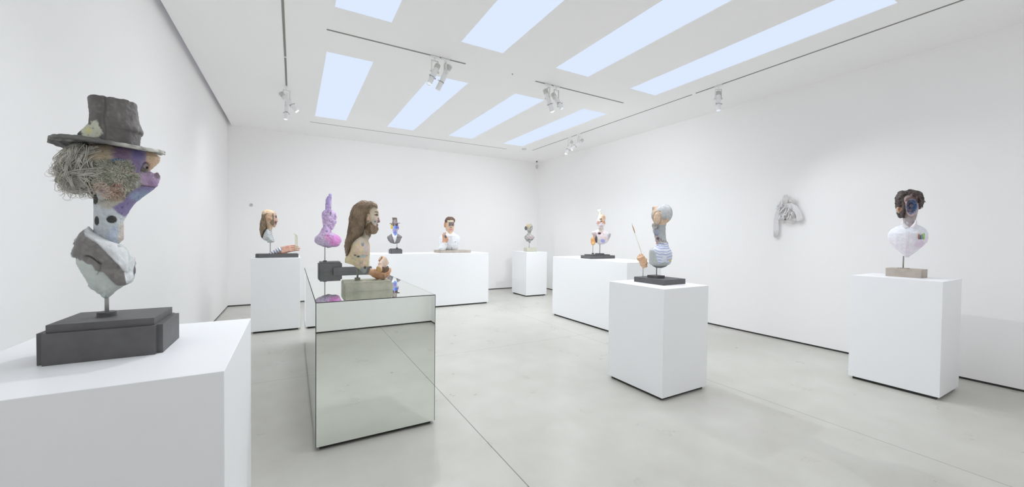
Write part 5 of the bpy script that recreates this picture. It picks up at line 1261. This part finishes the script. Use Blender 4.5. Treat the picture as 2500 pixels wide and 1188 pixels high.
def rc_(p):
    U, V = fr.uv(p); nz = .25*1.3*fbm(p, 30, 4, 263); Q = lambda P: [(2140+x/4.947, 450+y/4.947) for x, y in P]
    C = base(len(p), (236, 232, 240)); C = lay(C, np.clip(vnoise(p, 14, 264)*1.2-.1, 0, 1)*.4, (228, 214, 228)); C = lay(C, np.clip((590-V)/25, 0, 1)*.6, (234, 240, 248))
    C = lay(C, np.exp(-((U-2215.5)/3.5)**2)*(V > 572)*.45, (224, 206, 224)); C = lay(C, blob(U, V, 2246, 597, 14, 8, .7, nz)*.6, (214, 190, 216))
    for x in (-3.4, 3.4): C = lay(C, np.exp(-((U-2215.5-x)/.5)**2)*(V > 566)*(p[:, 1] < 0)*.4, (196, 186, 200))
    nk = inpoly(U, V, Q([(300,330),(505,330),(480,420),(455,470),(395,525),(325,460),(305,400)]), 1)
    hd = np.clip((522-V)/3, 0, 1); C = lay(C, np.maximum(nk, hd), (176, 166, 166)); C = lay(C, nk*np.clip(vnoise(p, 24, 265)*1.6, 0, 1), (186, 164, 178)); C = lay(C, nk*blob(U, V, 2214, 544, 4, 4, .8, nz)*.8, (216, 218, 226)); C = lay(C, nk*np.clip((532-V)/5, 0, 1), (166, 160, 152))
    rim = blob(U, V, 2226, 503.5, 20, 25, .2, nz); C = lay(C, rim, (196, 168, 172)); C = lay(C, rim*np.clip((U-2238)/5, 0, 1)*(V < 508), (196, 140, 138)); C = lay(C, rim*np.clip(vnoise(p, 40, 266)*1.5, 0, 1)*.7, (190, 176, 214))
    tp_ = blob(U, V, 2226, 500, 19, 23, .2, nz*.4)*np.clip((494-V)/2, 0, 1); C = lay(C, tp_, (104, 80, 74)); ar_ = np.exp(-((np.sqrt(((U-2226)/17.5)**2+((V-497)/22.0)**2)-1)/.04)**2)*(V < 500); C = lay(C, ar_, (176, 140, 138)); ins = np.clip((.006-hole(p))/.006, 0, 1); C = lay(C, ins, (132, 140, 168)); C = lay(C, ins*np.clip(vnoise(p, 34, 267)*2, 0, 1), (86, 90, 118)); C = lay(C, ins*np.clip(vnoise(p, 52, 268)*2-.4, 0, 1), (176, 182, 204)); C = lay(C, ins*blob(U, V, 2236, 503, 9, 14, .8, nz), (96, 134, 178)); C = lay(C, ins*blob(U, V, 2218, 496, 7, 11, .8, nz)*.6, (76, 74, 94)); C = lay(C, ins*np.clip(vnoise(p, 95, 269)*3-1.2, 0, 1), (206, 208, 220))
    C = lay(C, blob(U, V, 2195.5, 511.5, 7, 8.5, .2), (222, 184, 158)); C = lay(C, blob(U, V, 2197, 511, 2.6, 4.2, .4), (190, 136, 108)); return C
sdf_mesh('bust', rf_, G(115, 885)+np.array([0, -.17, 0]), G(645, 95)+np.array([0, .15, 0]), .0046, M_PAINT, rt_, rc_)
M_DCURL = mat('dark_brown_curls', (88, 76, 72), .55, c2=(66, 56, 54), nscale=40)
hm_ = Body().add(ell(G(310, 200, .02), (.058, .105, .115))).add(ell(G(415, 155, .03), (.090, .105, .085)), .02).add(ell(G(505, 195, .03), (.040, .10, .095)), .02).add(ell(G(292, 310, .04), (.036, .075, .085)), .02).add(ell(G(322, 300, -.055), (.022, .055, .10)), .01)
hm_.cut(ell(fc+np.array([.002, -.05, -.012]), ((G(510, 0)[0]-G(345, 0)[0])/2*.93, .15, .108)), .006).cut(ell(G(272, 305, -.08), (.030, .06, .042)), .006)
ho = sdf_mesh('hair', disp(hm_, .007, 38, 3, 271), G(215, 400)+np.array([0, -.12, 0]), G(600, 60)+np.array([0, .18, 0]), .0055, M_DCURL, rt_)
rg = np.random.RandomState(3); paths = []
for i in range(330):
    a_ = rg.uniform(0, 2*math.pi); rx = rg.uniform(.7, 1.04); X = 400+160*rx*math.cos(a_); Y = 200+118*rx*math.sin(a_)
    if ((X-425)/86)**2+((Y-268)/108)**2 < 1.05 or Y > 330 and X > 320: continue
    if abs(X-272) < 35 and abs(Y-305) < 42: continue
    c_ = G(X, Y, rg.uniform(-.10, .12)*math.sqrt(max(.05, 1-(rx*.93)**2)) if rx > .85 else rg.choice([-1, 1])*rg.uniform(.06, .10)); R = rg.uniform(.008, .017); ph = rg.uniform(0, 6.28); nrm = rg.normal(size=3); nrm /= np.linalg.norm(nrm); 
    if rx > .93: nrm = np.array([.25*math.sin(ph), -1, .25*math.cos(ph)]); nrm /= np.linalg.norm(nrm)
    e1_ = np.cross(nrm, [0, .3, 1]); e1_ /= np.linalg.norm(e1_); e2_ = np.cross(nrm, e1_)
    paths.append([c_+R*(math.cos(ph+t*5.4)*e1_+math.sin(ph+t*5.4)*e2_)+nrm*.006*t for t in np.linspace(0, 1, 12)])
s1 = strands('hair_curls', paths, .0034, M_DCURL, ho, 5); s1['kind'] = 'stuff'
M_SHIRTC = mat('pale_pink_white_collar', (236, 230, 236), .7)
qq = lambda P_: [tuple(G(*k)[[0, 2]]) for k in P_]
cl = Body().add(puff(qq([(318, 432), (300, 468), (318, 520), (345, 552), (396, 517), (360, 492), (334, 462)]), .034, .016, -.082)).add(puff(qq([(468, 422), (492, 458), (476, 520), (452, 553), (400, 517), (430, 492), (454, 462)]), .034, .016, -.082), .001)
sdf_mesh('shirt_collar', cl, G(300, 560)+np.array([0, -.13, 0]), G(490, 420)+np.array([0, 0, 0]), .0045, M_SHIRTC, rt_)
for k, (x, c1, c2, lab) in enumerate(((510, (150, 84, 74), (228, 190, 150), 'dark red pencil, leftmost in the shirt pocket'), (528, (84, 78, 84), (196, 170, 160), 'black pencil, second from the left in the shirt pocket'), (546, (92, 124, 160), (206, 190, 160), 'blue pencil, third from the left in the shirt pocket'), (567, (146, 190, 84), (150, 190, 96), 'thick green pen, rightmost in the shirt pocket'))):
    y_top = (586, 600, 588, 585)[k]; b_ = G(x, 662, -.128); tp = G(x+(2, 3, 4, 6)[k], y_top, -.118)-b_; r = .0042 if k < 3 else .0066
    t3 = thing('pencil' if k < 3 else 'pen', lab+' of the hollow-faced bust', 'pencil' if k < 3 else 'pen', fr.world(b_), fr.rotz)
    MB().tube([(0, 0, 0), tuple(tp*.8)], r, 8).build('barrel', mat('pencil_paint', c1, .45), t3, smooth=True)
    MB().tube([tuple(tp*.8), tuple(tp)], [r, r*.35], 8).build('tip', mat('pencil_tip', c2, .6), t3, smooth=True)

# ------------------------------------------------------------------ white plaster wall relief
def wp(x, y, off=.04):
    r = C_F + (x-1250)/FPX*C_R - (y-594)/FPX*C_U; t = (XR-off)/r[0]; return EYE+t*r
wc0 = wp(1925, 530, 0)
t4 = thing('wall_relief', 'white plaster relief of drooping cords and folds hanging on the right wall', 'sculpture', tuple(wc0), 0)
WR = lambda x, y, off=.04: wp(1860+x/7.917, 450+y/7.917, off)-wc0
M_PLAS = mat('white_plaster', (232, 230, 232), .75, noise=.05, nscale=20, bump=.2)
M_PLAS2 = mat('grey_white_plaster', (224, 222, 220), .8, noise=.08, nscale=20, bump=.2)
mb = MB()
for k in range(6):
    o = k*17
    mb.tube([WR(345+o*.55, 345-o*.2, .05), WR(300+o*.6, 470, .06), WR(262+o*.75, 590, .05), WR(240+o*.9, 700, .04), WR(236+o, 850, .04), WR(240+o, 1035-abs(k-2)*12, .04)], [.010, .011, .0115, .0115, .011, .009], 8)
mb.build('left_cords', M_PLAS, t4, smooth=True)
mb = MB()
for k in range(6):
    o = k*19
    mb.tube([WR(480, 380+o*.8, .05), WR(580-o*.1, 375+o, .06), WR(670-o*.3, 430+o, .06), WR(740-o*.7, 530+o*.7, .05), WR(785-o*1.1, 640+o*.5, .04), WR(785-o, 700+min(k, 2)*14, .04)], [.010, .0115, .0115, .011, .011, .009], 8)
mb.build('right_cords', M_PLAS, t4, smooth=True)
mb = MB()
for k, (x, y) in enumerate(((410, 250), (432, 205), (452, 225), (470, 195), (490, 200), (508, 235))):
    mb.tube([WR(420+k*12, 400, .05), WR(412+k*16, 320, .06), WR(x, y, .05)], [.012, .012, .006], 8)
mb.build('top_plume', M_PLAS2, t4, smooth=True)
mb = MB()
for k in range(3): mb.tube([WR(520, 350-k*20, .05), WR(570, 290+k*22, .06), WR(640, 292+k*22, .05), WR(662, 340+k*14, .04)], [.009, .011, .010, .006], 8)
mb.build('side_tuft', M_PLAS2, t4, smooth=True)
bl_ = Body().add(ell(WR(440, 440, .03), (.04, .11, .10))).add(ell(WR(420, 560, .03), (.035, .08, .08)), .03).add(ell(WR(530, 590, .03), (.045, .085, .075)), .02).add(ell(WR(400, 680, .03), (.03, .035, .05)), .01).add(ell(WR(560, 690, .03), (.035, .075, .05)), .01).add(ell(WR(420, 380, .02), (.03, .09, .07)), .02)
def blf(p):
    d = bl_(p)+.006*np.sin(p[:, 2]*120+p[:, 1]*50*np.sin(p[:, 2]*14)); return smax(d+.004*fbm(p, 24, 3, 281), p[:, 0]-.001, .001)
mb = MB(); rg = np.random.RandomState(8)
for k in range(24):
    x_, y_ = rg.uniform(330, 590), rg.uniform(370, 640); a_ = rg.uniform(-.6, .6)+math.pi/2+(x_-460)*-.004; ln = rg.uniform(50, 120)
    mb.tube([WR(x_-ln*.5*math.cos(a_), y_-ln*.5*math.sin(a_), .075), WR(x_, y_, .125-.0002*abs(x_-460)), WR(x_+ln*.5*math.cos(a_+.4), y_+ln*.5*math.sin(a_+.4), .085), WR(x_+ln*.75*math.cos(a_+.8), y_+ln*.75*math.sin(a_+.8), .05)], [.006, .010, .010, .006], 7)
mb.build('knotted_folds', M_PLAS, t4, smooth=True)
lo_ = np.minimum(WR(330, 760, .1), WR(660, 330, 0))-.05; hi_ = np.maximum(WR(330, 760, 0), WR(660, 330, 0))+.05
sdf_mesh('folded_core', blf, lo_, hi_, .007, M_PLAS2, t4)

# ------------------------------------------------------------------ small fittings
M_GREYP = mat('grey_plastic', (206, 206, 204), .5); M_DK = mat('black_plastic', (50, 50, 50), .5)
t5 = thing('wall_sensor', 'small round grey knob on the back wall near the left corner', 'sensor', (-.817, YB, 2.231))
MB().lathe([(0, .022), (.028, .018), (.036, .006), (.037, 0)], 20, M=Matrix.Rotation(math.pi/2, 4, 'X')).build('cover', M_GREYP, t5, smooth=True)
MB().lathe([(0, .0262), (.010, .024), (.012, .019)], 12, M=Matrix.Translation((.006, 0, .010)) @ Matrix.Rotation(math.pi/2, 4, 'X')).build('button', mat('darker_grey_plastic', (176, 176, 176), .5), t5, smooth=True)
cw = (6.56, 10.06, HC)
t6 = thing('security_camera', 'small white security camera hanging in the far corner under the ceiling', 'camera', cw)
MB().lathe([(0, -.03), (.018, -.026), (.026, 0)], 16).build('mount', M_DK, t6, smooth=True)
MB().tube([(0, 0, -.04), (.01, .0, -.12)], .008, 8).build('stem', M_LAMPW, t6, smooth=True)
MB().lathe([(0, -.24), (.030, -.22), (.043, -.17), (.036, -.12), (0, -.105)], 16, M=Matrix.Translation((.012, 0, 0))).build('housing', mat('pale_grey_housing', (200, 200, 196), .45), t6, smooth=True)
t7 = thing('smoke_detector', 'small flat grey disc on the ceiling near the far corner', 'smoke detector', (5.345, 8.81, HC))
MB().lathe([(0, -.03), (.045, -.028), (.06, -.01), (.062, 0)], 20).build('cover', mat('ceiling_grey_disc', (214, 214, 212), .5), t7, smooth=True)
t8 = thing('ceiling_sprinkler', 'tiny metal sprinkler head in the middle of the ceiling', 'sprinkler', (2.734, 4.858, HC))
MB().lathe([(.011, 0), (.011, -.003), (.004, -.005), (.004, -.014), (0, -.014)], 12).build('head', M_STEEL, t8, smooth=True)
MB().lathe([(0, -.0155), (.008, -.0155), (.008, -.0135), (0, -.0135)], 12).build('deflector', M_STEEL, t8, smooth=True)
